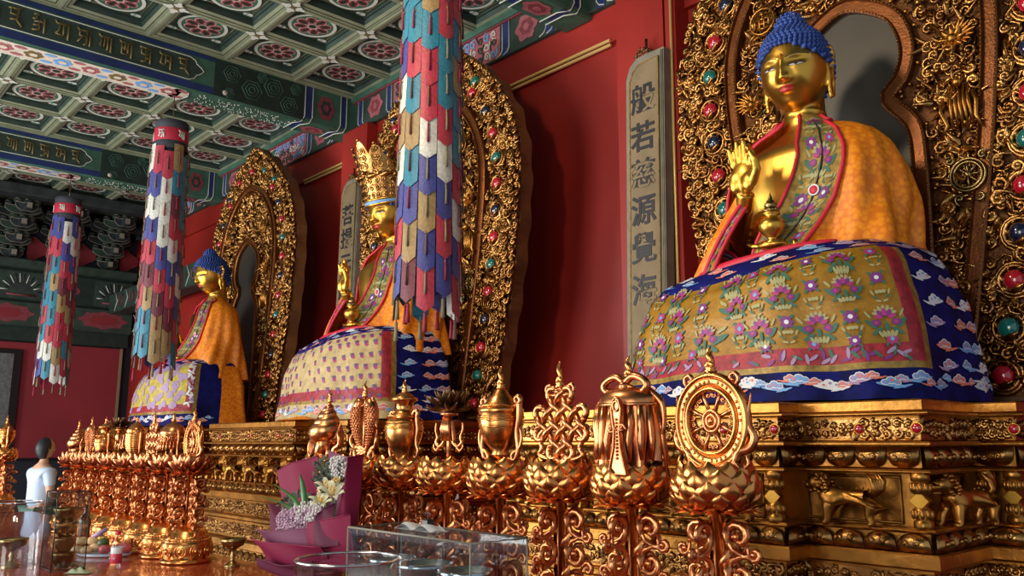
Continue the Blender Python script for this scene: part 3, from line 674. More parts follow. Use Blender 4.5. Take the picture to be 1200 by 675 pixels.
def make_halo(seed):
    rnd = random.Random(seed)
    t = thing('carved_halo', '', 'halo', (0, YM, 0), group='carved halos behind the figures')
    ol = smooth_line(outline(OUT), 121)
    # scalloped outer outline
    sc = []
    for i, p in enumerate(ol):
        k = 1+.012*math.sin(i*2*PI/5); sc.append((p[0]*k, p[1] if i in (0, 120) else 3.4+(p[1]-3.4)*k))
    sc = [(x*.985, 3.4+(z-3.4)*.988 if z > 1.9 else z) for x, z in sc]; mb = MB(); mb.prism(sc, 0, .13, 0); b = mb.build('backboard', ['wood_side'], t)
    mb = MB(); mb.prism([(x*.985, 3.4+(z-3.4)*.985) for x, z in ol], -.012, 0.0, 0); mb.build('carving_ground', ['gold_dark'], t)
    kl = smooth_line(KEY, 110)
    mb = MB(); mb.prism(kl, -.022, -.012, 0); mb.build('niche_panel', ['niche'], t)
    rl = smooth_line(outline(RIM), 110)
    mb = MB(); strip(mb, rl, .085, .06, -.012, 0, True, 1, .022, .005); mb.build('outer_rim', ['rim', 'gold_satin'], t)
    mb = MB(); strip(mb, kl, .085, .05, -.012, 0, True, 1, .022, .005)
    for i in range(0, 110, 2):                     # small studs outside the niche frame
        p = kl[i]; q = kl[min(109, i+1)]; d = (Vector(q)-Vector(p)).normalized() if q != p else Vector((0, 1)); nn = Vector((-d.y, d.x)); r = Vector(p)+nn*.062; mb.ball((r.x, -.04, r.y), .014, 1, 6, 4)
    mb.build('niche_frame', ['rim', 'gold_satin'], t)
    el = smooth_line([(x*.93, 3.4+(z-3.4)*.955) for x, z in outline(OUT)], 110)
    jl = [(z, (interp(OUT, z)+interp(RIM, z))/2+.0) for z in [1.95+.232*k for k in range(13)]]
    # flame-like fringe round the very edge
    mb = MB(); fn = lambda x, z, h: Vector((x, -.012-h, z))
    for i in range(2, 119, 1):
        p = Vector(ol[i]); d = (Vector(ol[i+1])-Vector(ol[i-1])).normalized(); nn = Vector((-d.y, d.x)); p2 = p-nn*.0
        inn = p+(-nn if (p+nn-Vector((0, 3.3))).length > (p-nn-Vector((0, 3.3))).length else nn)*.030
        scroll(mb, inn.x+rnd.uniform(-.01, .01), inn.y+rnd.uniform(-.01, .01), .036, rnd.random()*6.28, .013, fn, 1.1, rnd.choice((-1, 1)), 0, 8, 5, .8, h=rnd.uniform(.01, .03))
    mb.build('edge_fringe', ['gold_carved'], t)
    # dense scrolls between the edge and the rim
    mb = MB(); jews = []
    for z, w in jl:
        for s in (-1, 1): jews.append((s*w*.955, z))
    for k in range(5):
        a = PI*(.18+.64*k/4); jews.append((.78*math.cos(a)*.98, 4.55+.52*math.sin(a)))
    jews = [j for j in jews if j[1] < 5.1]
    def near(x, z, r): return any((x-a)**2+(z-b)**2 < r*r for a, b in jews)
    def inside(T, x, z): return abs(x) < interp(T, z) and z > 1.82 and z < T[-1][0]
    tries = 0; placed = 0
    while placed < 1250 and tries < 16000:
        tries += 1; x = rnd.uniform(-1.2, 1.2); z = rnd.uniform(1.84, 5.3)
        if not inside(OUT, x*1.06, 3.4+(z-3.4)*1.03) or inside(RIM, x*.93, z-.05) or near(x, z, .098): continue
        if rnd.random() < .72: scroll(mb, x, z, rnd.uniform(.022, .05), rnd.random()*6.28, rnd.uniform(.009, .016), fn, rnd.uniform(.9, 1.4), rnd.choice((-1, 1)), 0, 9, 5, .9, h=rnd.uniform(0, .05))
        else: leaf(mb, x, z, rnd.uniform(.06, .11), rnd.uniform(.03, .05), rnd.random()*6.28, fn, 0, .02, .5, .3)
        placed += 1
    for (a, b) in jews:                              # petal sockets round each stone
        for q in (0, 1):
            rr = .088-.016*q; mb.tube([(a+rr*math.cos(u*2*PI/16), -.03-.012*q, b+rr*math.sin(u*2*PI/16)) for u in range(16)], .012, 6, 0, closed=True)
        a0 = rnd.choice((.6, -.6, 2.5))
        for q in range(7):
            an = a0+2*PI*q/7; leaf(mb, a+.055*math.cos(an), b+.055*math.sin(an), .05, .035, an-PI/2, fn, 0, .02, .4, .3)
        leaf(mb, a-.02, b-.06, .08, .04, .4, fn, 0, .05, .5, .2)
    mb.build('border_carving', ['gold_carved'], t)
    # figures and foliage between rim and niche
    def inkey(x, z):
        if z < 3.45: return abs(x) < .43
        return (x*x+(z-3.78)**2) < .45**2
    for side in (-1, 1):
        mb = MB(); tries = placed = 0
        while placed < 560 and tries < 12000:
            tries += 1; x = side*rnd.uniform(0, .75); z = rnd.uniform(1.86, 4.8)
            if not inside(RIM, x*1.09, z+.06) or inkey(x, z): continue
            k = rnd.random()
            if k < .5: scroll(mb, x, z, rnd.uniform(.02, .042), rnd.random()*6.28, rnd.uniform(.008, .013), fn, rnd.uniform(.9, 1.3), rnd.choice((-1, 1)), 0, 9, 5, 1, h=rnd.uniform(0, .06))
            elif k < .93: leaf(mb, x, z, rnd.uniform(.05, .11), rnd.uniform(.022, .042), rnd.random()*6.28, fn, 0, rnd.uniform(0, .06), .5, .35)
            else: mb.ball((x, -.05, z), rnd.uniform(.012, .024), 0, 8, 6)
            placed += 1
        mb.build('inner_carving', ['gold_carved'], t)
    # winged goose heads, bows and a wheel among the foliage
    for s in (-1, 1):
        mb = MB(); f2 = lambda x, z, h: Vector((s*x, -.08-h, z))
        for k in range(9): a = -1.0+2*k/8; leaf(mb, .60, 3.74, .12-.03*abs(a), .035, a, f2, 0, .0, .5, .3)
        for q in range(8): leaf(mb, .60, 3.72, .07, .04, 2*PI*q/8, f2, 0, .02, .5, .3)
        mb.ball(f2(.60, 3.72, .03), .028, 0, 10, 7)
        mb.build('flower_boss', ['gold_satin'], t)
        mb = MB()
        for k, (a, b) in enumerate(((.52, 3.40), (.66, 3.42))):
            mb.tube([f2(a, b, 0), f2(a+.02*(1 if k else -1), b-.06, .01), f2(a+.01, b-.14, .01), f2(a+.03*(1 if k else -1), b-.20, .0)], [.012, .014, .012, .006], 6)
        for q in range(5): mb.tube([f2(.56+.02*q, 3.47, 0), f2(.555+.022*q, 3.36, .015), f2(.55+.026*q, 3.24, .0)], [.008, .012, .006], 6)
        mb.ball(f2(.60, 3.48, .02), .026, 0, 10, 7); mb.build('draped_figure', ['gold_satin'], t)
        mb = MB(); c = (.60, 2.98)
        for r in (.085, .068): mb.tube([f2(c[0]+r*math.cos(2*PI*q/24), c[1]+r*math.sin(2*PI*q/24), 0) for q in range(24)], .008, 5, closed=True)
        for q in range(8): mb.tube([f2(*c, 0), f2(c[0]+.07*math.cos(PI/4*q), c[1]+.07*math.sin(PI/4*q), 0)], .007, 5)
        mb.ball(f2(*c, .0), .02, 0, 10, 7)
        for q in (-1, 1): scroll(mb, c[0]+q*.08, c[1]+.09, .025, 1, .008, f2, 1, q); scroll(mb, c[0]+q*.05, c[1]-.12, .025, 4, .008, f2, 1, q)
        mb.build('wheel_emblem', ['brass'], t)
    for (a, b) in ((.50, 4.25), (-.50, 4.25)):
        mb = MB()
        for q in range(4): 
            o = (q-1.5)*.032
            mb.tube([(a-.07+.02*abs(q-1.5), -.10, b+o), (a+.07-.02*abs(q-1.5), -.10, b+o)], .009, 5); mb.tube([(a+o, -.105, b-.07+.02*abs(q-1.5)), (a+o, -.105, b+.07-.02*abs(q-1.5))], .009, 5)
        mb.tube([(a+.085*math.cos(2*PI*q/16), -.10, b+.085*math.sin(2*PI*q/16)) for q in range(16)], .008, 5, closed=True)
        mb.build('knot_emblem', ['gold_satin'], t)
    # stones
    jd = {}
    for nm in ('ruby', 'jade', 'sapphire'):
        m_ = MB(); m_.ball((0, 0, 0), .050, 0, 16, 10, sq=(1, .75, 1)); jd[nm] = m_.data('stone', [nm])
    order = ('sapphire', 'ruby', 'jade', 'ruby')
    for i, (a, b) in enumerate(jews): put('stone', jd[order[(i//2+1) % 4]], t, (a, -.045, b))
    return t
halo = make_halo(11)
halo.location = (-2.12, YM, .03); halo['label'] = 'tall gilded halo board behind the nearest seated figure, cut by the photo top'
dup(halo, loc=(-6.18, YM, .03), label='pointed gilded halo board behind the crowned middle figure, half hidden by a banner')
dup(halo, loc=(-10.06, YM, .03), label='pointed gilded halo board behind the furthest seated figure at left')
# halos lean slightly forward

# ================================================================ seated figures
ZB = 1.826
def G(d, s): return math.exp(-(d/s)**2)
def headpt(th, ph, off=0.0):
    """point of the head surface; th = 0 is the front (-y), ph the latitude"""
    cp = max(0, math.cos(ph))**.92; x = .178*cp*math.sin(th); y = -.205*cp*math.cos(th); z = .238*math.sin(ph)
    if z < 0:
        t = -z/.238; k = 1-.30*t**2.4; x *= k; y *= (1-.12*t*t)
    ax = abs(x)
    if math.cos(th) > 0:
        d = 0
        if -.056 <= z <= .06:
            s = min(1, max(0, (.06-z)/.11)); d += (.010+.036*s**1.2)*G(x, .013+.013*s)
        elif z < -.056: d += .046*G(x, .026)*G(z+.056, .012)
        d += .015*G(ax-.024, .012)*G(z+.047, .014)
        d -= .016*G(ax-.072, .036)*G(z-.030, .020)
        d += .011*G(ax-.074, .032)*G(z-.012, .013)
        d += .007*G(z-(.066-3.2*(ax-.075)**2), .010)*(1 if .015 < ax < .14 else 0)
        d += .015*G(x, .036)*G(z+.092-.10*ax*ax*6, .009)+.017*G(x, .028)*G(z+.114, .010)
        d += .014*G(x, .042)*G(z+.178, .028)+.010*G(ax-.095, .045)*G(z+.055, .05)
        y -= d
    n = Vector((x/.178, y/.205, z/.238)); n = n.normalized() if n.length > 0 else n
    return Vector((x, y, z))+n*off
HT = loc_T(.0, -.06, 1.825, math.radians(9), 1, math.radians(14))     # head set on the neck, bowed and slightly turned
def torso_ring(z):
    T = [(.45, .36, .30), (.75, .34, .25), (1.0, .35, .225), (1.2, .42, .225), (1.32, .44, .22), (1.40, .30, .19), (1.45, .17, .15), (1.50, .112, .115), (1.62, .100, .105), (1.70, .10, .10)]
    for a, b in zip(T, T[1:]):
        if z <= b[0]:
            t = (z-a[0])/(b[0]-a[0]); t = t*t*(3-2*t); return a[1]+(b[1]-a[1])*t, a[2]+(b[2]-a[2])*t
    return T[-1][1:]
def make_body():
    mb = MB()
    zs = [.45+(1.70-.45)*k/46 for k in range(47)]; n = 56; vs = []
    for z in zs:
        rx, ry = torso_ring(z)
        for j in range(n):
            a = 2*PI*j/n; sx = math.sin(a); cx = math.cos(a)
            x = rx*math.copysign(abs(sx)**.85, sx); y = -ry*math.copysign(abs(cx)**.9, cx)+(.02 if z > 1.4 else 0)
            if cx > 0: y -= .012*G(abs(x)-.17, .12)*G(z-1.16, .12)          # breast
            vs.append((x, y, z))
    fs = [(i*n+j, i*n+(j+1) % n, (i+1)*n+(j+1) % n, (i+1)*n+j) for i in range(len(zs)-1) for j in range(n)]+[list(range(n))[::-1], [(len(zs)-1)*n+j for j in range(n)]]
    mb.add(vs, fs)
    # head
    nu, nv = 96, 88; vs = [HT @ headpt(-PI+2*PI*i/nu, -PI/2+PI*j/nv) for j in range(1, nv) for i in range(nu)]
    fs = [(j*nu+i, j*nu+(i+1) % nu, (j+1)*nu+(i+1) % nu, (j+1)*nu+i) for j in range(nv-2) for i in range(nu)]+[list(range(nu))[::-1], [(nv-2)*nu+i for i in range(nu)]]
    mb.add(vs, fs)
    for z in (1.50, 1.545, 1.585):                                             # folds of the neck
        mb.tube([(.108*math.cos(2*PI*k/24), .018+.108*math.sin(2*PI*k/24), z-.008*math.sin(2*PI*k/24)) for k in range(24)], .006, 8, closed=True)
    for s in (-1, 1):                                                          # long-lobed ears
        P = [(.172, -.005, .085), (.190, .03, .095), (.197, .045, .05), (.192, .03, .0), (.188, .012, -.05), (.184, .015, -.11), (.178, .005, -.175), (.172, -.015, -.185), (.172, -.022, -.13), (.176, -.012, -.07), (.176, -.015, -.02), (.172, -.018, .04)]
        mb.tube([HT @ Vector((s*a, b, c)) for a, b, c in P], [.013]*12, 8, closed=True)
        mb.ball(HT @ Vector((s*.178, .01, .03)), .026, 0, 10, 8, sq=(.4, .8, 1.6))
    # his right arm raised in blessing, palm outwards
    mb.tube([(-.40, .03, 1.28), (-.47, -.0, 1.10), (-.475, -.06, .94)], [.10, .088, .075], 14)
    mb.tube([(-.44, -.06, .90), (-.32, -.20, .96), (-.17, -.36, 1.04), (-.135, -.40, 1.10)], [.070, .060, .048, .046], 14)
    hx, hy, hz = -.13, -.42, 1.17; h0 = len(mb.v)
    mb.ball((hx, hy, hz), .062, 0, 16, 12, sq=(.92, .45, 1.18)); mb.ball((hx-.035, hy-.012, hz-.02), .035, 0, 12, 8, sq=(.8, .6, 1.4)); mb.ball((hx+.03, hy-.014, hz-.03), .036, 0, 12, 8, sq=(.9, .7, 1.2))
    for k, (dx, L, tip) in enumerate(((-.044, .080, -.02), (-.016, .105, -.012), (.013, .102, -.02), (.040, .072, -.05))):
        b = Vector((hx+dx, hy, hz+.050)); lean = dx*.22
        if k == 3: P = [b, b+Vector((.012, -.015, .040)), b+Vector((.012, -.045, .062)), b+Vector((.018, -.065, .045))]
        else: P = [b, b+Vector((lean*.4, -.004, L*.42)), b+Vector((lean*.8, -.010, L*.75)), b+Vector((lean, tip, L*1.05))]
        mb.tube(P, [.0165, .0155, .014, .009], 10)
    mb.tube([(hx+.045, hy-.01, hz-.035), (hx+.080, hy-.03, hz+.012), (hx+.082, hy-.05, hz+.05), (hx+.066, hy-.064, hz+.085)], [.024, .020, .016, .010], 10)
    for i in range(h0, len(mb.v)):
        v = mb.v[i]; mb.v[i] = Vector((hx+(v.x-hx)*1.25, hy+(v.y-hy)*1.2, hz-.05+(v.z-hz+.05)*1.25))
    # his left forearm across the lap, palm up
    mb.tube([(.36, .03, 1.26), (.40, .0, 1.05), (.38, -.03, .84)], [.09, .085, .070], 14)
    mb.tube([(.38, -.03, .84), (.26, -.20, .78), (.08, -.36, .79)], [.068, .055, .042], 14)
    mb.ball((.0, -.40, .80), .07, 0, 14, 10, sq=(1.2, .9, .45))
    for k in range(4): mb.tube([(-.04, -.43+.03*k, .80), (-.09, -.43+.028*k, .805), (-.13, -.42+.026*k, .825)], [.016, .015, .009], 8)
    mb.tube([(.02, -.35, .81), (-.03, -.33, .84), (-.06, -.335, .855)], [.018, .015, .010], 8)
    # crossed legs under the cloth
    for s in (-1, 1): mb.tube([(s*.16, .0, .36), (s*.40, -.25, .30), (s*.48, -.32, .20), (s*.2, -.42, .14), (-s*.15, -.42, .14)], [.20, .16, .14, .11, .08], 16)
    mb.ball((0, .02, .25), .46, 0, 24, 14, sq=(1.1, .8, .55))
    for v in mb.v:
        if v.x < 0 and v.z < 1.46 and v.y > -.12: v.x *= 1-.16*min(1, (1.46-v.z)/.1)
    return voxel(mb, .0085)
BODY = make_body(); BODY.materials.clear(); BODY.materials.append(M['gold'])
def face_patch(mb, fx, z0fn, z1fn, x0, x1, mi, off, n=14):
    """a painted patch on the face between two curves z0(x), z1(x)"""
    def g(u, v):
        x = x0+(x1-x0)*u; z = z0fn(x)+(z1fn(x)-z0fn(x))*v
        ph = math.asin(max(-1, min(1, z/.238))); 
        k = .178*max(1e-3, math.cos(ph))**.92*((1-.30*(-z/.238)**2.4) if z < 0 else 1); th = math.asin(max(-1, min(1, x/k)))
        p = headpt(th, ph); return HT @ (p+Vector((0, -off, 0)))
    mb.grid(g, n, 4, mi)
LIPS = MB()
face_patch(LIPS, 0, lambda x: -.098-.0*x, lambda x: -.098+.013*max(0, 1-(x/.044)**2)**.7-.003*G(x, .006), -.044, .044, 0, .0035)
face_patch(LIPS, 0, lambda x: -.103-.020*max(0, 1-(x/.038)**2)**.7, lambda x: -.102, -.040, .040, 0, .0035)
LIPS = LIPS.data('lips', ['lips'])
EYES = []
for s in (-1, 1):
    for key in ('eye_white', 'ink'):
        pass
def eye_mesh(s):
    mb = MB(); c = s*.072
    f = lambda x: max(0, 1-((x-c)/.036)**2)
    face_patch(mb, 0, lambda x: .010-.006*f(x), lambda x: .010+.0065*f(x)**.7, c-.036, c+.036, 0, .0035)
    face_patch(mb, 0, lambda x: .010+.0065*f(x)**.7-.001, lambda x: .010+.0065*f(x)**.7+.004, c-.040, c+.040, 1, .0042)
    face_patch(mb, 0, lambda x: .010-.004*max(0, 1-((x-c)/.009)**2), lambda x: .010+.009*max(0, 1-((x-c)/.009)**2)**.5, c-.009, c+.009, 1, .0048, 8)
    return mb.data('eye', ['eye_white', 'ink'])
EYES = [eye_mesh(-1), eye_mesh(1)]
def brow_mesh(s):
    mb = MB(); c = s*.078
    face_patch(mb, 0, lambda x: .064-3.6*(x-c)**2, lambda x: .068-3.6*(x-c)**2, c-.055, c+.055, 0, .003); return mb.data('brow', ['ink'])
BROWS = [brow_mesh(-1), brow_mesh(1)]
def make_hair():
    mb = MB()
    def hl(th):                                 # hairline latitude
        a = abs(th)
        return math.radians(37-3*math.cos(a*3)) if a < .2 else math.radians(35-33*min(1, (a-.2)/1.3)) if a < 1.5 else math.radians(2-42*min(1, (a-1.5)/.9))
    mb.grid(lambda u, v: HT @ headpt(-PI+2*PI*u, hl(-PI+2*PI*u)+(PI/2-hl(-PI+2*PI*u))*v, .006), 64, 16, 0, wrap=False)
    T2 = HT @ Matrix.Translation((0, .02, .185))
    mb.ball((0, 0, .055), .072, 0, 24, 14, T=T2, sq=(1.0, 1.0, 1.0))
    ph = math.radians(-42); r = 0
    while ph < PI/2-.03:
        n = max(4, int(2*PI*.19*math.cos(ph)/.025))
        for k in range(n):
            th = -PI+2*PI*(k+.5*(r % 2))/n
            if ph < hl(th)-.01: continue
            p = headpt(th, ph, .008); q = headpt(th, ph, .022)
            mb.ball(HT @ p, .0145, 0, 7, 4); mb.ball(HT @ q, .008, 0, 6, 4)
        ph += .113; r += 1
    for r, (zz, rr) in enumerate(((.035, .074), (.058, .074), (.081, .068), (.102, .054), (.118, .034), (.126, .012))):
        n = max(5, int(2*PI*rr/.025))
        for k in range(n):
            a = 2*PI*(k+.5*(r % 2))/n; p = Vector((rr*math.cos(a), rr*math.sin(a), zz)); mb.ball(T2 @ p, .0145, 0, 7, 4); mb.ball(T2 @ (p*1.14), .008, 0, 6, 4)
    mb.lathe([(.0, .12), (.014, .128), (.010, .14), (.002, .15)], 10, 1, T2)
    return mb.data('hair', ['hair', 'gold'])
HAIR = make_hair()
# ---- silk robe over both shoulders, open in front
def rob_ring(t, a):
    """t 0 neck .. 1 hem; a = 0 front, + towards his left"""
    K = [(0, 1.545, .125, .125), (.06, 1.50, .19, .15), (.13, 1.46, .30, .19), (.20, 1.41, .40, .22), (.27, 1.33, .475, .25), (.36, 1.20, .53, .28), (.5, 1.02, .56, .32), (.7, .84, .565, .37), (.85, .70, .57, .42), (1, .55, .58, .46)]
    for p, q in zip(K, K[1:]):
        if t <= q[0]+1e-9:
            s = (t-p[0])/(q[0]-p[0]); z, rx, ry = [p[i]+(q[i]-p[i])*s for i in (1, 2, 3)]; break
    sx, cx = math.sin(a), math.cos(a)
    x = rx*math.copysign(abs(sx)**.85, sx); y = -ry*math.copysign(abs(cx)**.85, cx)+.02
    if cx < 0: y *= .72
    amp = .048*max(0, t-.12); w = amp*(math.sin(a*8+2.2*math.sin(t*3+a))+.5*math.sin(a*17+t*4))+.012*math.sin(t*14+a*4)*G(a-.9, .5)*min(1, t*4)
    x *= 1-(.17 if sx < 0 else .05)*min(1, t/.2)
    return Vector((x+w*sx, y-w*cx, z+.006*math.sin(a*5+t*9)))
def open_l(t): return .10+.06*math.sin(PI*min(1, t/.9))+.55*max(0, .25-t) - .62*max(0, t-.30)         # his left edge (+x)
def open_r(t): return .30+.95*math.sin(PI*min(1, max(0, t-.02)/.80))**1.0*(1 if t < .82 else 0)+.25*max(0, .25-t)
def make_robe(fabric):
    mb = MB(); nt, na = 46, 110
    LW = .34
    def g(u, v):
        a0 = open_l(v); a1 = 2*PI-open_r(v); return rob_ring(v, a0+(a1-a0)*u)
    mb.grid(g, na, nt, 0); return mb.data('robe', [fabric])
def sleeve_pt(u, v, off=0):
    """cloth falling from the raised wrist of his right arm"""
    top = Vector((-.17-.055*math.cos(PI*u), -.37-.055*math.sin(PI*u)+.02, 1.09))
    a = -.35+1.95*u                          # from his side round to the front
    bot = Vector((-.33-.27*math.cos(a), -.18-.30*math.sin(a), .60))
    p = top.lerp(bot, v); w = .018*v*math.sin(u*19+v*3)
    return p+Vector((-math.cos(a), -math.sin(a), .1))*(w+off+.03*math.sin(PI*v))
def make_sleeve():
    mb = MB(); mb.grid(lambda u, v: sleeve_pt(u, v), 40, 24, 0)
    mb.grid(lambda u, v: sleeve_pt(.80+.17*u, v, .008), 6, 24, 1)
    for u in (.795, .985): mb.tube([sleeve_pt(u, k/20, .010) for k in range(21)], .010, 6, 2)
    for k in range(7):
        c = .12+.13*k
        for q in range(4): mb.poly(ell(0, 0, .03, .014, q*.8+k), lambda x, y: sleeve_pt(.885+x*1.6, c+y*2, .012+.0006*q), 3+q)
    return mb.data('sleeve', ['orange_silk', 'gold_brocade', 'red_trim', 'purple', 'teal', 'cream', 'magenta'])
def make_lapel(side, base):
    """broad embroidered band along the opening with red piping and a dark cord"""
    mb = MB(); W0 = .56 if side > 0 else .26
    def f(u, v, off=.012):
        v = min(1, max(0, v))
        wid = W0*(1.0-.35*min(1, v))*(1.5 if v < .08 else 1)
        a = open_l(v)+wid*u-.02 if side > 0 else -(open_r(v)+wid*u-.02)
        p = rob_ring(v, a); n = Vector((math.sin(a), -math.cos(a), .15)).normalized(); return p+n*off
    mb.grid(lambda u, v: f(u, v), 10, 50, 0)
    for u in (0, 1): mb.tube([f(u, k/40, .016) for k in range(41)], .010, 6, 1)
    mb.tube([f(.52, .12+.88*k/30, .016) for k in range(31)], .0045, 6, 2)
    rnd = random.Random(4)
    v = .10; k = 0
    asp = .85/ (W0*.45)
    def fig(cx, cv, pts, mi, off): mb.poly(pts, lambda x, y: f(cx+x/(W0*.42), cv-y/.98, off), mi)
    while v < .97:
        if k % 3 == 0: flower(fig, .5, v, .060)
        elif k % 3 == 1: spray(fig, .28, v, .040); spray(fig, .75, v+.02, .036)
        else: bloom(fig, .30, v, .030, rnd); bloom(fig, .74, v-.01, .026, rnd)
        v += .078; k += 1
    if side > 0:
        fl = MB()
        c = f(.52, .46, .02); mb.ball(c, .022, 1, 14, 8, sq=(1, .5, 1)); mb.tube([c+Vector((.026*math.cos(q*2*PI/14), -.004, .026*math.sin(q*2*PI/14))) for q in range(14)], .005, 5, 3, closed=True)
    return mb.data('lapel', [base, 'red_trim', 'navy', 'white_th', 'purple', 'teal', 'cream', 'magenta', 'sky'])
# embroidered figures; material slots: 3 white, 4 purple, 5 teal, 6 cream, 7 magenta, 8 sky
def ell(cx, cy, rx, ry, a=0, n=9): return [(cx+rx*math.cos(2*PI*k/n)*math.cos(a)-ry*math.sin(2*PI*k/n)*math.sin(a), cy+rx*math.cos(2*PI*k/n)*math.sin(a)+ry*math.sin(2*PI*k/n)*math.cos(a)) for k in range(n)]
def flower(fig, u, v, r):
    r *= 1.18
    """big lotus: white fan, purple petals, teal leaves, cream calyx"""
    for s in (-1, 1):
        fig(u, v, ell(s*r*.85, -r*.15, r*.42, r*.16, s*.8), 5, .0145); fig(u, v, ell(s*r*.55, -r*.62, r*.40, r*.13, -s*.6), 5, .0145); fig(u, v, ell(s*r*.95, r*.45, r*.30, r*.08, s*1.0), 6, .0147)
    for k in range(7):
        a = PI*(k+.5)/7; fig(u, v, ell(r*.52*math.cos(a), r*.40+r*.42*math.sin(a), r*.19, r*.10, a), 6, .0155)
    for k in range(5):
        a = PI*(.1+.8*k/4); fig(u, v, ell(r*.40*math.cos(a), r*.15+r*.40*math.sin(a), r*.25, r*.14, a), 4 if k % 2 else 7, .0165)
    for s in (-1, 1): fig(u, v, ell(s*r*.55, -r*.10, r*.27, r*.22), 4, .0160); fig(u, v, ell(s*r*.55, -r*.10, r*.13, r*.11), 7, .0172)
    for k in range(5): fig(u, v, ell(r*(k-2)*.20, -r*.78-abs(k-2)*r*.02, r*.10, r*.22, (k-2)*-.25), 6, .0160)
    fig(u, v, ell(0, -r*.35, r*.12, r*.30), 5, .0165)
def bloom(fig, u, v, r, rnd, mi=None):
    m = mi or rnd.choice((4, 7, 4))
    for k in range(4): fig(u, v, ell(r*1.1*math.cos(k*1.57+.8), r*1.1*math.sin(k*1.57+.8), r*.5, r*.22, k*1.57+.8), 5, .0145)
    for k in range(7): a = 2*PI*k/7; fig(u, v, ell(r*.6*math.cos(a), r*.6*math.sin(a), r*.42, r*.30, a), m, .0155)
    fig(u, v, ell(0, 0, r*.35, r*.35), 3 if m == 4 else 8, .0170)
def spray(fig, u, v, r):
    for s in (-1, 1):
        for k in range(3): fig(u, v, ell(s*r*(.35+.25*k), -r*.5+r*.5*k, r*.32, r*.12, s*(.3+.4*k)), 5 if k % 2 else 6, .0150)
    for k in range(3): fig(u, v, ell((k-1)*r*.35, r*.55, r*.22, r*.20), 6, .0158)
def cloud(fig, u, v, r, rnd):
    m = rnd.choice((3, 8, 9, 10)); fl = rnd.choice((-1, 1))
    fig(u, v, ell(0, 0, r*1.25, r*.20, .15*fl, 11), m, .0140); fig(u, v, ell(-fl*r*.9, -r*.15, r*.9, r*.10, -.2*fl), m, .0138)
    for (dx, dy, q) in ((-.5, .22, .36), (0, .38, .45), (.5, .22, .36)):
        fig(u, v, ell(dx*r, dy*r, q*r, q*r*.8), 3, .0145); fig(u, v, ell(dx*r, dy*r, q*r*.78, q*r*.6), m, .0152); fig(u, v, ell(dx*r+q*r*.2, dy*r, q*r*.35, q*r*.28), rnd.choice((8, 9, 10)), .0160)
# ---- cloth drawn over the crossed knees
def drape_pt(t, a, off=0.0, k=1.0):
    K = [(0, .72, .60, .45, 0), (.10, .72, .66, .53, 0), (.22, .67, .74, .61, .0), (.36, .60, .80, .66, 0), (.50, .44, .86, .695, 0), (.75, .20, .90, .715, 0), (1, .012, .93, .735, 0)]
    for p, q in zip(K, K[1:]):
        if t <= q[0]+1e-9:
            s = (t-p[0])/(q[0]-p[0]); z, rx, ry = [p[i]+(q[i]-p[i])*s for i in (1, 2, 3)]; break
    sx, cx = math.sin(a), math.cos(a); e = .62+.2*(1-t)
    rx *= .925
    x = rx*math.copysign(abs(sx)**e, sx); y = -ry*math.copysign(abs(cx)**e, cx)
    if cx < 0: y *= .45
    # the lap dips between the knees, then rises to his left
    z -= .05*G(a+.2, .5)*math.sin(PI*min(1, t*1.6)) if t < .62 else 0
    z += .06*math.sin(a)*(1-t)
    fold = (.012+.018*t)*(math.sin(a*7+1.4*t)+.5*math.sin(a*15-3*t))*min(1, t*2.5)*.6+.010*math.sin(t*17+a*2.5)*(1-t)
    n = Vector((sx, -cx, .45*(1-t)+.1)).normalized()
    return Vector((x, y, max(z, .008)))+n*(fold+off)
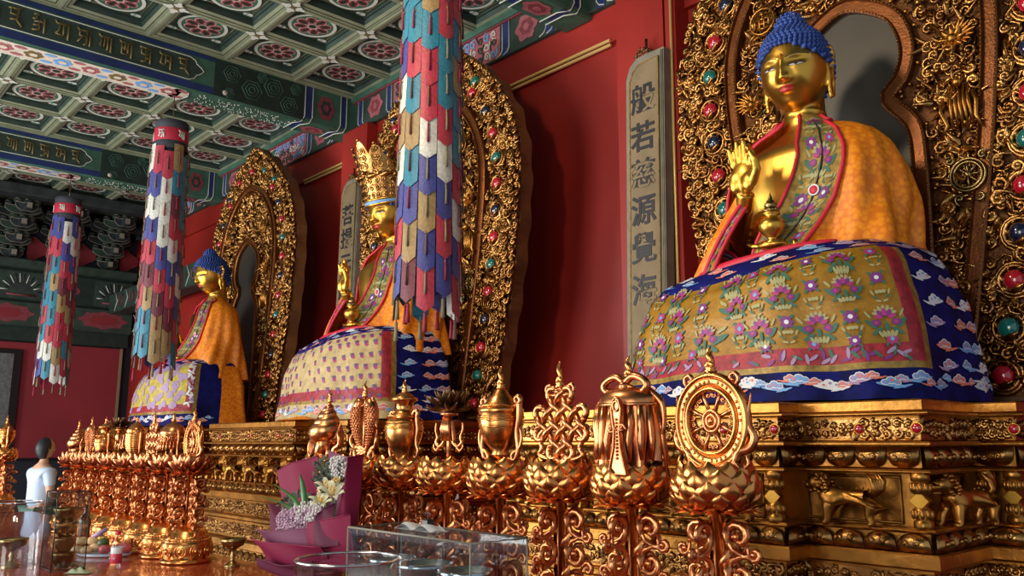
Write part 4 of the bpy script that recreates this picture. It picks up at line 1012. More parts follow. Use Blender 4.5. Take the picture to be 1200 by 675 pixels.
def make_drape(ground, style, top='blue_silk', rnd=None):
    mb = MB(); A0, A1 = -2.25, 2.6; P0, P1 = (-1.45, 1.02) if style != 'left' else (-1.4, .98)
    ts = [k/56 for k in range(57)]; nA = 150
    def mif(u, v):
        a = A0+(A1-A0)*u
        if v < .25-.03*math.sin(a*2): return 0
        low = .72
        if P0 < a < P1 and v < low: return 1
        if style == 'left' and a > 1.5: return 11
        if P0-.10 < a < P1+.12 and v < low+.075: return 2
        if P0-.16 < a < P1+.20 and v < low+.125: return 12
        if style == 'middle' and a < P1+.2 and v > .7: return 1
        return 0
    mb.grid(lambda u, v: drape_pt(v, A0+(A1-A0)*u), nA, 56, 0, mif=mif)
    def met(a, v):
        v = min(.97, max(.03, v)); return max(.25, (drape_pt(v, a+.04)-drape_pt(v, a-.04)).length/.08), max(.6, (drape_pt(v+.02, a)-drape_pt(v-.02, a)).length/.04)
    def fig(a, v, pts, mi, off):
        r, q = met(a, v); mb.poly(pts, lambda x, y: drape_pt(min(1, max(0, v-y/q)), a+x/r, off-.008), mi)
    if style == 'right':
        rows = ((.325, .052), (.465, .058), (.62, .062))
        for j, (v, r) in enumerate(rows):
            a = P0+.16+(.12 if j % 2 else 0); k = 0
            while a < P1-.08:
                if k % 2 == 0: flower(fig, a, v, r)
                else: bloom(fig, a, v-.03, r*.50, rnd); spray(fig, a, v+.045, r*.7)
                a += .142/met(a, v)[0]; k += 1
        a = P0+.1; k = 0
        while a < P1: bloom(fig, a, .70, .026, rnd, 7 if k % 2 else 4); a += .25; k += 1
        a = P0
        while a < P1+.05:
            for q in range(2): fig(a, .757+.01*q, ell(rnd.uniform(-.02, .02), rnd.uniform(-.015, .015), .025, .008, rnd.random()*3), rnd.choice((4, 5, 10)), .012)
            a += .07
    elif style == 'middle':
        for j in range(9):
            a = P0+.05+(.07 if j % 2 else 0)
            while a < P1:
                v = .20+.085*j+rnd.uniform(-.008, .008); fig(a, v, ell(0, 0, .022, .014, 1.2), 4, .011); fig(a, v, ell(.004, -.018, .014, .010), 7, .0115); fig(a, v, ell(-.012, .012, .012, .007, .6), 5, .011)
                a += .13
    else:
        for j in range(6):
            a = P0+.1+(.12 if j % 2 else 0)
            while a < P1: flower2 = [fig(a, .22+.1*j, ell(rnd.uniform(-.04, .04), rnd.uniform(-.03, .03), .045, .028, rnd.random()*3), 4, .011+.0006*q) for q in range(4)]; a += .24
        for k in range(40): fig(P1+.06+rnd.uniform(-.05, .05), .16+.58*k/40, ell(0, 0, .03, .012, rnd.random()*3), rnd.choice((3, 10, 3)), .012)
    # clouds on the blue silk
    for k in range(44):
        a = A0+.15+(A1-A0-.3)*k/44; cloud(fig, a, .08+.06*(k % 3), .044, rnd)
    k = 0; a = P0-.3
    while a < A1-.1:
        if not (style == 'left' and a > 1.4): cloud(fig, a, .93-.03*(k % 2), .050, rnd)
        if not (style == 'left' and a > 1.4): cloud(fig, a+.08, .885+.02*(k % 3), .034, rnd)
        a += .13/met(a, .93)[0]; k += 1
    if style == 'right' or style == 'middle':
        for j in range(7):
            a = P1+.34
            while a < A1-.1: cloud(fig, a+rnd.uniform(-.04, .04), .22+.1*j, .052, rnd); a += .17
    for (aa, rr) in ((A0, .008), (A1, .008)): mb.tube([drape_pt(k/30, aa) for k in range(31)], rr, 5, 2)
    # red selvedge showing above the cloth
    mb.tube([drape_pt(.0, -1.35+2.1*k/40, .012) for k in range(41)], [.030*math.sin(PI*(k+.5)/41)**.5 for k in range(41)], 8, 13)
    return mb.data('knee_cloth', [top, ground, 'red_brocade', 'white_th', 'purple' if style != 'left' else 'lilac', 'teal', 'cream', 'magenta', 'sky', 'coral', 'lilac', 'orange_silk', 'gold_brocade', 'red_trim'])
ROBE = make_robe('orange_silk'); LAPL = make_lapel(1, 'gold_brocade'); LAPR = make_lapel(-1, 'gold_brocade')
SLEEVE = make_sleeve()
def figure(X, label):
    t = thing('seated_buddha', label, 'statue', (X, 4.12, ZB), group='gilded seated figures')
    put('body', BODY, t); put('hair', HAIR, t); put('robe', ROBE, t); put('sleeve', SLEEVE, t); put('lapel', LAPL, t); put('lapel', LAPR, t); put('lips', LIPS, t)
    for e in EYES: put('eye', e, t)
    for e in BROWS: put('brow', e, t)
    mb = MB(); mb.ball(HT @ (headpt(0, math.asin(.075/.238))+Vector((0, -.004, 0))), .008, 0, 10, 6); mb.build('forehead_jewel', ['gold_satin'], t)
    return t
b1 = figure(-2.18, 'largest gilded figure with blue curled hair and orange robe, hand raised, above the wheel stand')
b2 = figure(-6.10, 'gilded figure wearing a tall filigree crown, half hidden by the long middle banner')
b3 = figure(-9.93, 'furthest gilded figure with blue curled hair and orange robe, in profile at left')
# crown and hair ornaments of the middle figure
mb = MB()
for (r, z) in ((.192, .085), (.196, .125)): mb.tube([HT @ Vector((r*math.cos(2*PI*k/36), r*1.08*math.sin(2*PI*k/36), z)) for k in range(36)], .012, 6, 0, closed=True)
mb.grid(lambda u, v: HT @ Vector((.200*math.cos(2*PI*u), .216*math.sin(2*PI*u), .09+.032*v)), 36, 1, 1, wrap=True)
b2_ = mb.build('crown_band', ['gold', 'sky'], b2)
for k in range(7):
    mb = MB(); a = -PI/2+(k-3)*.62; R0 = .19; H = .52-.05*abs(k-3)
    f = lambda x, z, h, a=a: HT @ Vector(((R0+h+.035*(z/.36))*math.cos(a+x/.21), (R0+h+.035*(z/.36))*1.05*math.sin(a+x/.21), .13+z))
    W_ = .105
    mb.grid(lambda u, v: f((u-.5)*W_*2*math.sin(PI*(.22+.78*v))**.7*(1.0 if v < 1 else 0), v*H, 0), 8, 14, 0)
    for q in range(7):
        zz = .03+.065*q
        for s in (-1, 1): scroll(mb, s*.040*(1-q*.12), zz, .030, q, .008, f, 1.2, s, 0, 9, 5, .6)
    mb.ball(f(0, H*.45, .02), .02, 0, 10, 6); mb.ball(f(0, H+.0, .0), .016, 0, 8, 6); leaf(mb, 0, .20, .12, .06, 0, f, 0, .0, .5, .1)
    mb.build('crown_leaf', ['gold_carved'], b2)
for s in (-1, 1):
    mb = MB()
    for k in range(14):
        z = .10-.085*k; p = Vector((s*(.235+.03*math.sin(k)), .03, z)); f = lambda x, zz, h, p=p: HT @ (p+Vector((x, -h-.0, zz)))
        scroll(mb, 0, 0, .036, k, .012, f, 1.2, s if k % 2 else -s, 0, 9, 5, .8)
        mb.ball(HT @ (p+Vector((0, -.02, -.03))), .014, 0, 8, 5)
    mb.build('crown_pendant', ['gold_carved'], b2)
# knee cloths
for (par, X, g, st, lab, sd) in ((b1, -2.27, 'yellow_brocade', 'right', 'yellow flowered brocade with a red border and blue cloud hem', 1),
                            (b2, -6.28, 'cream_brocade', 'middle', 'cream cloth with small dark flowers', 2),
                            (b3, -10.10, 'lemon_brocade', 'left', 'yellow and lilac cloth with blue top', 3)):
    o = put('knee_cloth', make_drape(g, st, rnd=random.Random(sd)), par, (X-par.location.x, -.02, 0)); o['label'] = lab
# treasure vases held in the lap
def make_vase():
    t = thing('offering_vase', '', 'vase', (0, 0, 0), group='gilded vases held in laps')
    mb = MB(); mb.lathe([(.0, 0), (.045, 0), (.048, .012), (.030, .03), (.034, .045), (.075, .085), (.092, .13), (.085, .165), (.05, .195), (.040, .21), (.062, .222), (.060, .232), (.03, .236)], 28); mb.build('bowl', ['gold'], t)
    mb = MB(); mb.lathe([(.052, .236), (.058, .245), (.05, .262), (.044, .262), (.040, .282), (.046, .288), (.036, .305), (.026, .305), (.028, .322), (.014, .335), (.016, .35), (.004, .375), (.001, .39)], 22)
    for k in range(16): mb.ball((.053*math.cos(k*PI/8), .053*math.sin(k*PI/8), .250), .008, 0, 6, 4)
    mb.build('tiered_lid', ['brass'], t); return t
v = make_vase(); v.scale = (.72, .72, .68); v.location = (-2.18+.02, 4.12-.43, ZB+.80); v['label'] = 'gilded lidded vase in the lap of the nearest seated figure'
dup(v, loc=(-6.10+.02, 4.12-.43, ZB+.80), label='gilded lidded vase in the lap of the crowned middle figure')

# ================================================================ offering table
t = thing('offering_table', 'long red lacquered table at lower left carrying copper stands and offerings', 'table', (-5.2, 1.6, 0))
ZT = .99
def rel(mb, o): 
    for i, v in enumerate(mb.v): mb.v[i] = v-Vector(o)
O_ = (-5.2, 1.6, 0)
mb = MB(); mb.bbox((-9.6, .75, ZT-.05), (-.6, 2.27, ZT), .008); rel(mb, O_); mb.build('tabletop', 'table', t)
mb = MB(); mb.bbox((-9.45, .85, ZT-.20), (-.75, .89, ZT-.052), .005); mb.bbox((-9.45, 2.12, ZT-.20), (-.75, 2.16, ZT-.052), .005); rel(mb, O_); mb.build('apron', 'table', t)
for x in (-9.4, -6.5, -3.6, -.85):
    for y in (.87, 2.14):
        mb = MB(); mb.lathe([(.045, 0), (.05, .02), (.032, .06), (.036, .40), (.045, .62), (.04, ZT-.053)], 14, 0, loc_T(x, y, 0)); rel(mb, O_); mb.build('leg', 'table', t)

# ================================================================ copper stands with the eight auspicious emblems
YR = 1.985
def L2(x, z, h): return Vector((x, -h, z))
def ribbon(mb, pts, r, flat=.35, mi=0, T=None, n=8):
    P = smooth_line(pts, 26); k = len(P)
    mb.tube([(p[0], p[2] if len(p) > 2 else 0, p[1]) for p in P], [r*(.55+.6*math.sin(PI*min(.97, (i+2)/(k+1)))) for i in range(k)], n, mi, T=T, flat=1/flat if False else 1.0)
def bow_curls(mb, z, w, r, mi=0):
    """two looped curls standing out at the shoulders"""
    for s in (-1, 1):
        P = spiral2(s*w, z, r, -PI/2, 1.1, s, 14, 0)
        mb.tube([(p[0], 0, p[1]) for p in P], [r*.34]*len(P), 8, mi); mb.tube([(0, 0, z-r*.9), (s*w*.5, 0, z-r*1.15), (s*w, 0, z-r)], r*.34, 8, mi)
def side_flames(mb, z0, w, h, mi=0):
    """S-shaped ribbons that drop from the emblem and flick up to a flame tip"""
    for s in (-1, 1):
        P = smooth_line([(s*.010, z0+.005), (s*w*.35, z0-.012), (s*w*.62, z0+.018), (s*w*.72, z0+.045), (s*w*.98, z0+.055), (s*w*1.12, z0+.085), (s*w*1.0, z0+.12), (s*w*1.08, z0+h)], 30)
        mb.tube([(p[0], .004*math.sin(i*.5), p[1]) for i, p in enumerate(P)], [.0135*(1-.85*max(0, (i-15)/14)) if i > 15 else .0135 for i in range(30)], 8, mi)
        Q = smooth_line([(s*w*.62, z0+.018), (s*w*.80, z0+.0), (s*w*1.0, z0+.015), (s*w*.95, z0+.035)], 12)
        mb.tube([(p[0], -.008, p[1]) for p in Q], [.010*(1-.7*i/11) for i in range(12)], 7, mi)
def e_wheel():
    """everything above the lotus; z = 0 at the lotus top, faces -y"""
    o = {}; mb = MB(); c = .128; R = .114
    def ring(r, hw, hy): 
        mb.grid(lambda u, v: Vector((math.cos(2*PI*u)*(r+hw*math.cos(2*PI*v)), hy*math.sin(2*PI*v), c+.0+1.12*math.sin(2*PI*u)*(r+hw*math.cos(2*PI*v)))), 48, 10, 0, wrap=False)
    ring(R*.86, R*.15, .012); ring(R*.98, .008, .017); ring(R*.69, .008, .017)
    for k in range(40):
        if k % 5 == 4: continue
        a = 2*PI*k/40; mb.ball((R*.84*math.cos(a), -.011, c+1.12*R*.84*math.sin(a)), .005, 0, 6, 4)
    o['wheel_rim'] = mb
    mb = MB()
    for k in range(8):
        a = 2*PI*k/8+PI/8; mb.tube([(R*q*math.cos(a), 0, c+1.12*R*q*math.sin(a)) for q in (.15, .45, .69)], [.0062, .0055, .0075], 6)
        a2 = a+PI/8
        for s in (-1, 1): scroll(mb, R*.55*math.cos(a2)+s*.010*math.sin(a2), c+1.12*R*.55*math.sin(a2)-s*.010*math.cos(a2), .009, a2+s, .0028, L2, 1, s, 0, 7, 5, .3)
    for r in (.026, .015): mb.tube([(r*math.cos(2*PI*q/24), -.006, c+1.1*r*math.sin(2*PI*q/24)) for q in range(24)], .005, 6, closed=True)
    mb.ball((0, -.004, c), .011, 0, 10, 7)
    o['spokes'] = mb
    mb = MB(); bow_curls(mb, c+.115, .072, .020); side_flames(mb, .0, .112, .20); mb.tube([(0, 0, -.04), (0, 0, .03)], .009, 10); mb.tube([(0, 0, c+.118), (0, 0, c+.135)], [.016, .018], 10)
    o['ribbon'] = mb
    mb = MB(); flame(mb, 0, 0, c+.132, .075, .024); o['flame_finial'] = mb
    return o
def e_parasol():
    o = {}; mb = MB(); H = .235
    def dome(u, v):
        a = 2*PI*u
        if v < .35: t = v/.35; r = .105*math.sin(t*PI/2)**.8; z = H-.055*t*t
        else: t = (v-.35)/.65; r = .105+.010*t+.010*t*math.sin(10*a+3*t); z = H-.055-.17*t-.01*math.sin(5*a)*t
        return Vector((r*math.cos(a), r*.75*math.sin(a), z))
    mb.grid(dome, 80, 24, 0, wrap=True)
    mb.tube([(.106*math.cos(2*PI*k/40), .081*math.sin(2*PI*k/40), H-.055) for k in range(40)], .006, 6, closed=True)
    for k in range(9):
        a = -PI/2+(k-4)*.30; x = .105*math.cos(a)
        P = [(x, .085*math.sin(a), H-.06), (x*1.05, .090*math.sin(a), H-.11), (x*1.02+.01*math.sin(k), .097*math.sin(a), H-.16), (x*1.10, .10*math.sin(a), H-.215)]; mb.tube(P, [.009, .013, .012, .005], 7)
    o['canopy'] = mb
    mb = MB()
    for s in (-1, 1):
        P = smooth_line([(0, H+.01), (s*.030, H+.030), (s*.065, H+.022), (s*.085, H+.002), (s*.06, H-.018), (s*.02, H-.006), (0, H)], 24); mb.tube([(p[0], -.02, p[1]) for p in P], .012, 8)
        P = smooth_line([(s*.07, H-.01), (s*.12, H-.05), (s*.125, H-.12), (s*.105, H-.17), (s*.125, H-.215)], 22); mb.tube([(p[0], 0, p[1]) for p in P], [.012*(1-.6*i/21) for i in range(22)], 7)
    mb.ball((0, -.024, H), .018, 0, 10, 7)
    o['bow'] = mb
    mb = MB()                                   # flat strap with clasp and flared foot in front
    P = [(-.012, H-.045), (-.020, H-.07), (-.016, H-.10), (-.010, H-.13), (-.014, H-.18), (-.030, H-.235), (-.038, H-.255), (.038, H-.255), (.030, H-.235), (.014, H-.18), (.010, H-.13), (.016, H-.10), (.020, H-.07), (.012, H-.045), (0, H-.035)]
    mb.prism(P, -.112, -.100)
    mb.tube([(p[0]*.9, -.114, p[1]) for p in P], .0035, 5, closed=True)
    for k in range(12): mb.ball((0, -.114, H-.10-.010*k), .0045, 0, 6, 4)
    mb.tube([(.011*math.cos(2*PI*k/16), -.114, H-.062+.014*math.sin(2*PI*k/16)) for k in range(16)], .004, 5, closed=True)
    for s in (-1, 1):
        scroll(mb, s*.02, H-.125, .014, 0, .005, lambda x, z, h: Vector((x, -.112-h, z)), 1.1, s, 0, 9, 6, .5)
    for i, v in enumerate(mb.v): mb.v[i] = Vector((v.x+.040, v.y+.004, v.z))
    o['hanging_strap'] = mb
    mb = MB()
    for s in (-1, 1): mb.tube([(s*.135, 0, -.03), (s*.118, 0, .10), (s*.098, 0, H-.02)], .006, 8)
    mb.tube([(0, 0, -.04), (0, 0, .10), (0, 0, H)], .010, 10)
    o['side_pole'] = mb
    mb = MB(); flame(mb, 0, 0, H+.02, .075, .024); o['flame_finial'] = mb
    return o
def e_knot():
    o = {}; mb = MB(); c = .132; d = .0165; q = math.sqrt(.5)
    n = 4                                       # woven diagonal bands with looped ends
    def rot(a, b): return (a-b)*q*1.32, c+(a+b)*q*1.30
    for k in range(n):
        w = (k-(n-1)/2)*2*d*.98
        for ax in (0, 1):
            P = []
            for i in range(29):
                t = -1+2*i/28; L = 4.1*d; s = t*L; hgt = .0055*math.sin(PI*(s/(2*d*.98)+k+.5*0+ax+.5*(n % 2)+.0))
                a, b = (s, w) if ax == 0 else (w, s); x, z = rot(a, b); P.append((x, -hgt*(1 if ax else 1), z))
            mb.tube(P, .0108, 8)
        if k % 2 == 0:                          # loops joining neighbouring bands
            w0, w1 = (k-(n-1)/2)*2*d*.98, (k+1-(n-1)/2)*2*d*.98
            for ax in (0, 1):
                for sg in (-1, 1):
                    L = 4.1*d; P = []
                    for i in range(9):
                        t = PI*i/8; s = sg*(L+d*.98*1.1*math.sin(t)); ww = (w0+w1)/2-(w1-w0)/2*math.cos(t)
                        a, b = (s, ww) if ax == 0 else (ww, s); x, z = rot(a, b); P.append((x, 0, z))
                    mb.tube(P, .0108, 8)
    o['endless_knot'] = mb
    mb = MB(); bow_curls(mb, c+.112, .048, .019)
    mb.tube([(.014*math.cos(2*PI*k/16), 0, c+.098+.014*math.sin(2*PI*k/16)) for k in range(16)], .0045, 6, closed=True)
    for s in (-1, 1):
        P = smooth_line([(s*.075, c-.02), (s*.10, c-.045), (s*.085, c-.08), (s*.10, c-.10), (s*.06, c-.115), (s*.03, c-.11), (0, c-.125)], 26); mb.tube([(p[0], 0, p[1]) for p in P], .0085, 7)
    mb.tube([(0, .008, -.04), (0, .008, c+.125)], .007, 10)
    o['ribbon'] = mb
    mb = MB(); flame(mb, 0, 0, c+.112, .095, .022); o['flame_finial'] = mb
    return o
def wrapfold(mb, r, z, tilt, w=.0035, n=40, T=None, sq=1):
    mb.tube([(r*math.cos(2*PI*k/n), r*math.sin(2*PI*k/n)*sq, z+tilt*math.cos(2*PI*k/n+1)+.002*math.sin(7*2*PI*k/n)) for k in range(n)], w, 5, closed=True)
def e_vase():
    o = {}; mb = MB()
    mb.lathe([(.024, -.03), (.012, -.02), (.012, .015), (.030, .02), (.034, .03), (.028, .042), (.052, .065), (.072, .105), (.080, .145), (.074, .168), (.080, .175), (.082, .185), (.066, .195), (.060, .205), (.050, .212), (.046, .222), (.034, .232), (.022, .25), (.010, .262)], 36)
    for k in range(7): wrapfold(mb, .081-.002*abs(k-3), .125+.010*k, .012*math.sin(k*1.3), .0038)
    o['vase_body'] = mb
    mb = MB()
    for s in (-1, 1):
        P = smooth_line([(s*.060, .188), (s*.085, .196), (s*.102, .212), (s*.090, .228), (s*.076, .216), (s*.085, .203)], 18); mb.tube([(p[0], 0, p[1]) for p in P], .009, 7)
        P = smooth_line([(s*.100, .205), (s*.098, .15), (s*.088, .10), (s*.095, .05), (s*.080, .012), (s*.062, .015), (s*.070, .035), (s*.10, .05), (s*.112, .085), (s*.104, .12)], 34); mb.tube([(p[0], -.004, p[1]) for p in P], [.0115*(1-.6*i/33) for i in range(34)], 8)
    o['ribbon'] = mb
    mb = MB(); flame(mb, 0, 0, .255, .085, .022); o['flame_finial'] = mb
    return o
def e_lotus():
    o = {}; mb = MB(); rnd = random.Random(2)
    for row, (n, r0, up, L, zz) in enumerate(((14, .016, -.10, .085, .185), (14, .018, .15, .088, .195), (12, .016, .55, .078, .20), (9, .012, 1.0, .058, .205))):
        for k in range(n):
            a = 2*PI*(k+.5*(row % 2))/n+rnd.uniform(-.1, .1); ca, sa = math.cos(a), math.sin(a); L_ = L*rnd.uniform(.88, 1.05); u0 = up+rnd.uniform(-.1, .1)
            def g(u, v):
                w = .017*math.sin(PI*(.06+.94*v)**.7)*(u-.5)*2; r = r0+L_*v*math.cos(u0+.35*v); z = zz+L_*v*math.sin(u0+.35*v)+.006*(2*u-1)**2
                return Vector((r*ca-w*sa, r*sa+w*ca, z))
            mb.grid(g, 4, 6, 0)
    o['lotus_blossom'] = mb
    mb = MB(); mb.lathe([(.001, .165), (.03, .17), (.036, .176), (.018, .184), (.016, .20)], 20)
    mb.tube([(0, 0, -.04), (0, 0, .17)], .009, 10)
    for k in range(5): mb.tube([(0.008*(k-2), -.014, .165), (.010*(k-2), -.020, .12), (.013*(k-2), -.012, .075)], [.005, .008, .003], 6)
    for s in (-1, 1):
        P = smooth_line([(s*.01, .15), (s*.024, .10), (s*.030, .07), (s*.055, .055), (s*.078, .07), (s*.070, .09), (s*.082, .115), (s*.080, .145)], 30); mb.tube([(p[0], 0, p[1]) for p in P], [.0095*(1-.7*max(0, i-14)/15) for i in range(30)], 8)
        P = smooth_line([(s*.055, .055), (s*.070, .040), (s*.088, .052), (s*.085, .066)], 12); mb.tube([(p[0], -.004, p[1]) for p in P], [.008*(1-.7*i/11) for i in range(12)], 7)
    o['ribbon'] = mb
    return o
def e_jar():
    o = {}; mb = MB()
    mb.lathe([(.030, -.03), (.034, .0), (.040, .008), (.036, .018), (.058, .05), (.074, .095), (.077, .130), (.066, .165), (.045, .185), (.034, .195), (.036, .225), (.052, .236), (.054, .246), (.038, .252), (.030, .262), (.014, .270)], 34)
    for k in range(5): wrapfold(mb, .078-.002*k, .115+.012*k, .012*math.sin(k*1.7+1), .0036)
    o['jar_body'] = mb
    mb = MB()
    for s in (-1, 1):
        P = smooth_line([(s*.056, .175), (s*.078, .195), (s*.092, .185), (s*.086, .165), (s*.092, .12), (s*.085, .07), (s*.098, .04), (s*.085, .012), (s*.07, .02)], 30); mb.tube([(p[0], 0, p[1]) for p in P], [.010*(1-.5*i/29) for i in range(30)], 8)
    o['ribbon'] = mb
    mb = MB(); flame(mb, 0, 0, .262, .06, .020); o['flame_finial'] = mb
    return o
def e_fish():
    o = {}; 
    for s in (-1, 1):
        mb = MB(); C_ = smooth_line([(s*.030, .255), (s*.052, .215), (s*.060, .16), (s*.050, .10), (s*.028, .055), (s*.015, .035)], 22)
        R_ = [.010, .019, .024, .026, .027, .028, .028, .028, .027, .026, .025, .024, .022, .020, .018, .016, .014, .012, .010, .009, .008, .007]
        mb.tube([(p[0], 0, p[1]) for p in C_], R_, 12)
        for i in range(4, 19):
            for k in range(7):
                a = PI+PI*(k+.5*(i % 2))/7; p = C_[i]; r = R_[i]; mb.ball((p[0]+r*math.cos(a), r*math.sin(a), p[1]), .0062, 0, 6, 3)
        for q in (-.5, 0, .5):
            leaf(mb, s*.015, .035, .05, .022, q+PI*0+2.6*s*0+PI, lambda x, z, h: Vector((x, -h, z)), 0, 0, .3, .1)
        mb.ball((s*.036+s*.012, -.016, .235), .006, 0, 8, 5); leaf(mb, s*.075, .17, .05, .02, -s*.9, L2, 0, 0, .3, .1)
        o['fish' if s < 0 else 'fish_'] = mb
    mb = MB(); bow_curls(mb, .245, .05, .018); side_flames(mb, .0, .09, .12); mb.tube([(0, 0, -.04), (0, 0, .27)], .006, 8)
    o['ribbon'] = mb
    mb = MB(); flame(mb, 0, 0, .262, .07, .02); o['flame_finial'] = mb
    return o
def e_conch():
    o = {}; mb = MB(); P = []; R_ = []
    for i in range(60):                         # whorls up the spire, opening in a broad lip
        t = i/59; a = t*5.2*2*PI; r = .050*(1-t)**1.2; P.append((r*math.cos(a)*.9-.03*(1-t), r*math.sin(a)*.7, .085+.17*t**.85)); R_.append(.050*(1-t)**.9+.004)
    mb.tube(P, R_, 12)
    def lip(u, v):
        a = 1.9*PI*u; r = .055+.05*v; return Vector((-.055-.075*v+.02*math.cos(a)*(1-v), .04*math.sin(a)*(1-.3*v), .06-.02*v+r*.55*math.cos(a)))
    mb.grid(lip, 26, 8, 0); mb.tube([lip(k/26, 1) for k in range(27)], .006, 6); mb.tube([(-.03, 0, .09), (-.07, 0, .03), (-.11, -.01, -.01)], [.04, .03, .008], 10)
    o['conch_shell'] = mb
    mb = MB(); side_flames(mb, .0, .085, .16); mb.tube([(0, 0, -.04), (0, 0, .07)], .012, 10); o['ribbon'] = mb
    mb = MB(); flame(mb, .0, 0, .25, .06, .018); o['flame_finial'] = mb
    return o
def e_ribbed():                                 # banded drum-like vase of the left set
    o = {}; mb = MB(); pr = [(.02, -.03), (.018, .01), (.03, .02)]
    for k in range(13): z = .03+.0125*k; r = .042+.030*math.sin(PI*.5*min(1, k/8)); pr += [(r, z), (r+.004, z+.004), (r, z+.009)]
    pr += [(.066, .195), (.070, .205), (.05, .235), (.024, .258), (.012, .27)]
    mb.lathe(pr, 32); o['vase_body'] = mb
    mb = MB()
    for s in (-1, 1): mb.tube([(s*.095, 0, -.02), (s*.088, 0, .10), (s*.092, 0, .19), (s*.086, 0, .225)], [.008, .009, .008, .004], 8)
    o['side_pole'] = mb
    mb = MB(); flame(mb, 0, 0, .26, .055, .016); o['flame_finial'] = mb
    return o
def e_bell():                                   # domed lantern-like parasol of the left set
    o = {}; mb = MB()
    mb.lathe([(.076, .085), (.080, .09), (.078, .13), (.082, .135), (.080, .175), (.084, .182), (.080, .195), (.070, .22), (.045, .24), (.018, .252), (.010, .27)], 36)
    for k in range(14):
        a = 2*PI*k/14; scroll(mb, 0, .150, .018, k, .005, lambda x, z, h, a=a: Vector(((.081+h)*math.cos(a+x/.08), (.081+h)*math.sin(a+x/.08), z)), 1.1, 1, 0, 9, 5, .5)
    for k in range(24): a = 2*PI*k/24; mb.tube([(.080*math.cos(a), .080*math.sin(a), .13), (.083*math.cos(a), .083*math.sin(a), .07)], [.008, .004], 6)
    o['canopy'] = mb
    mb = MB(); mb.tube([(0, 0, -.04), (0, 0, .2)], .012, 10)
    for s in (-1, 1):
        P = smooth_line([(s*.05, .23), (s*.09, .20), (s*.10, .14), (s*.09, .08), (s*.10, .02), (s*.088, -.01)], 22); mb.tube([(p[0], 0, p[1]) for p in P], [.009*(1-.4*i/21) for i in range(22)], 8)
    o['ribbon'] = mb
    mb = MB(); flame(mb, 0, 0, .26, .06, .02); o['flame_finial'] = mb
    return o
def lotus_bowl(kind):
    mb = MB()
    if kind == 'closed':
        mb.lathe([(.045, .0), (.08, .012), (.098, .04), (.103, .065), (.097, .095), (.08, .115), (.02, .118)], 30)
        rows = ((.006, .066, .30, 11), (.018, .092, .85, 11), (.040, .108, 1.25, 11), (.066, .112, 1.55, 11), (.088, .104, 1.75, 11))
        for i, (z, r, tl, n) in enumerate(rows):
            for k in range(n):
                a = 2*PI*(k+.5*(i % 2))/n; ca, sa = math.cos(a), math.sin(a); w = PI*r/n*1.16
                def g(u, v):
                    x = (2*u-1)*w*math.sin(PI*(.32+.66*v))**.8; b = .004+.014*(1-(2*u-1)**2)*math.sin(PI*(.15+.72*v))
                    L_ = .052*v; rr = (r+L_*math.cos(tl))*.90+b+.003*v*v*(1 if i > 3 else .2); zz = z-.012+L_*math.sin(min(tl, 1.57))*1.05
                    return Vector((rr*ca-x*sa, rr*sa+x*ca, zz))
                mb.grid(g, 6, 6, 0)
    else:
        mb.lathe([(.03, .0), (.07, .010), (.09, .035), (.085, .06), (.02, .065)], 26)
        for i, (r, z, tl, L, n) in enumerate(((.055, .0, .0, .080, 12), (.070, .010, .45, .080, 12), (.078, .028, .95, .085, 12), (.062, .045, 1.25, .075, 10))):
            for k in range(n):
                a = 2*PI*(k+.5*(i % 2))/n; ca, sa = math.cos(a), math.sin(a)
                def g(u, v):
                    x = (2*u-1)*.027*math.sin(PI*(.2+.78*v)**1.1); b = .008*(1-(2*u-1)**2); an = tl+.75*v
                    rr = r+L*v*math.cos(tl+.35*v)+b*math.sin(an); zz = z+L*v*math.sin(tl+.45*v)-.004*(1-(2*u-1)**2)
                    return Vector((rr*ca-x*sa, rr*sa+x*ca, zz))
                mb.grid(g, 5, 6, 0)
    return mb
def scroll_bracket(kind):
    """one openwork wing of the stem, x from the pole outwards"""
    mb = MB(); H0 = -.35 if kind == 'closed' else -.33; f = lambda x, z, h: Vector((x, -h+.004, z))
    z = -.015; k = 0; rnd = random.Random(9)
    while z > H0:
        r = .045 if kind == 'closed' else .038
        scroll(mb, .022+r, z-r*1.1, r, (PI*.5 if k % 2 else -PI*.5), .0108, f, 1.25, 1 if k % 2 else -1, 0, 15, 7, .9)
        scroll(mb, .022+r*2.0, z-r*2.0, r*.5, PI*.9, .0078, f, 1.1, -1 if k % 2 else 1, 0, 10, 6, .8)
        leaf(mb, .018, z-r*.3, r*1.3, r*.7, -1.2, f, 0, .004, .5, .2); leaf(mb, .03, z-r*1.9, r*1.2, r*.6, -2.0, f, 0, .004, .5, .2)
        z -= r*2.15; k += 1
    mb.tube([(.016, 0, 0), (.016, 0, H0)], .006, 6)
    return mb
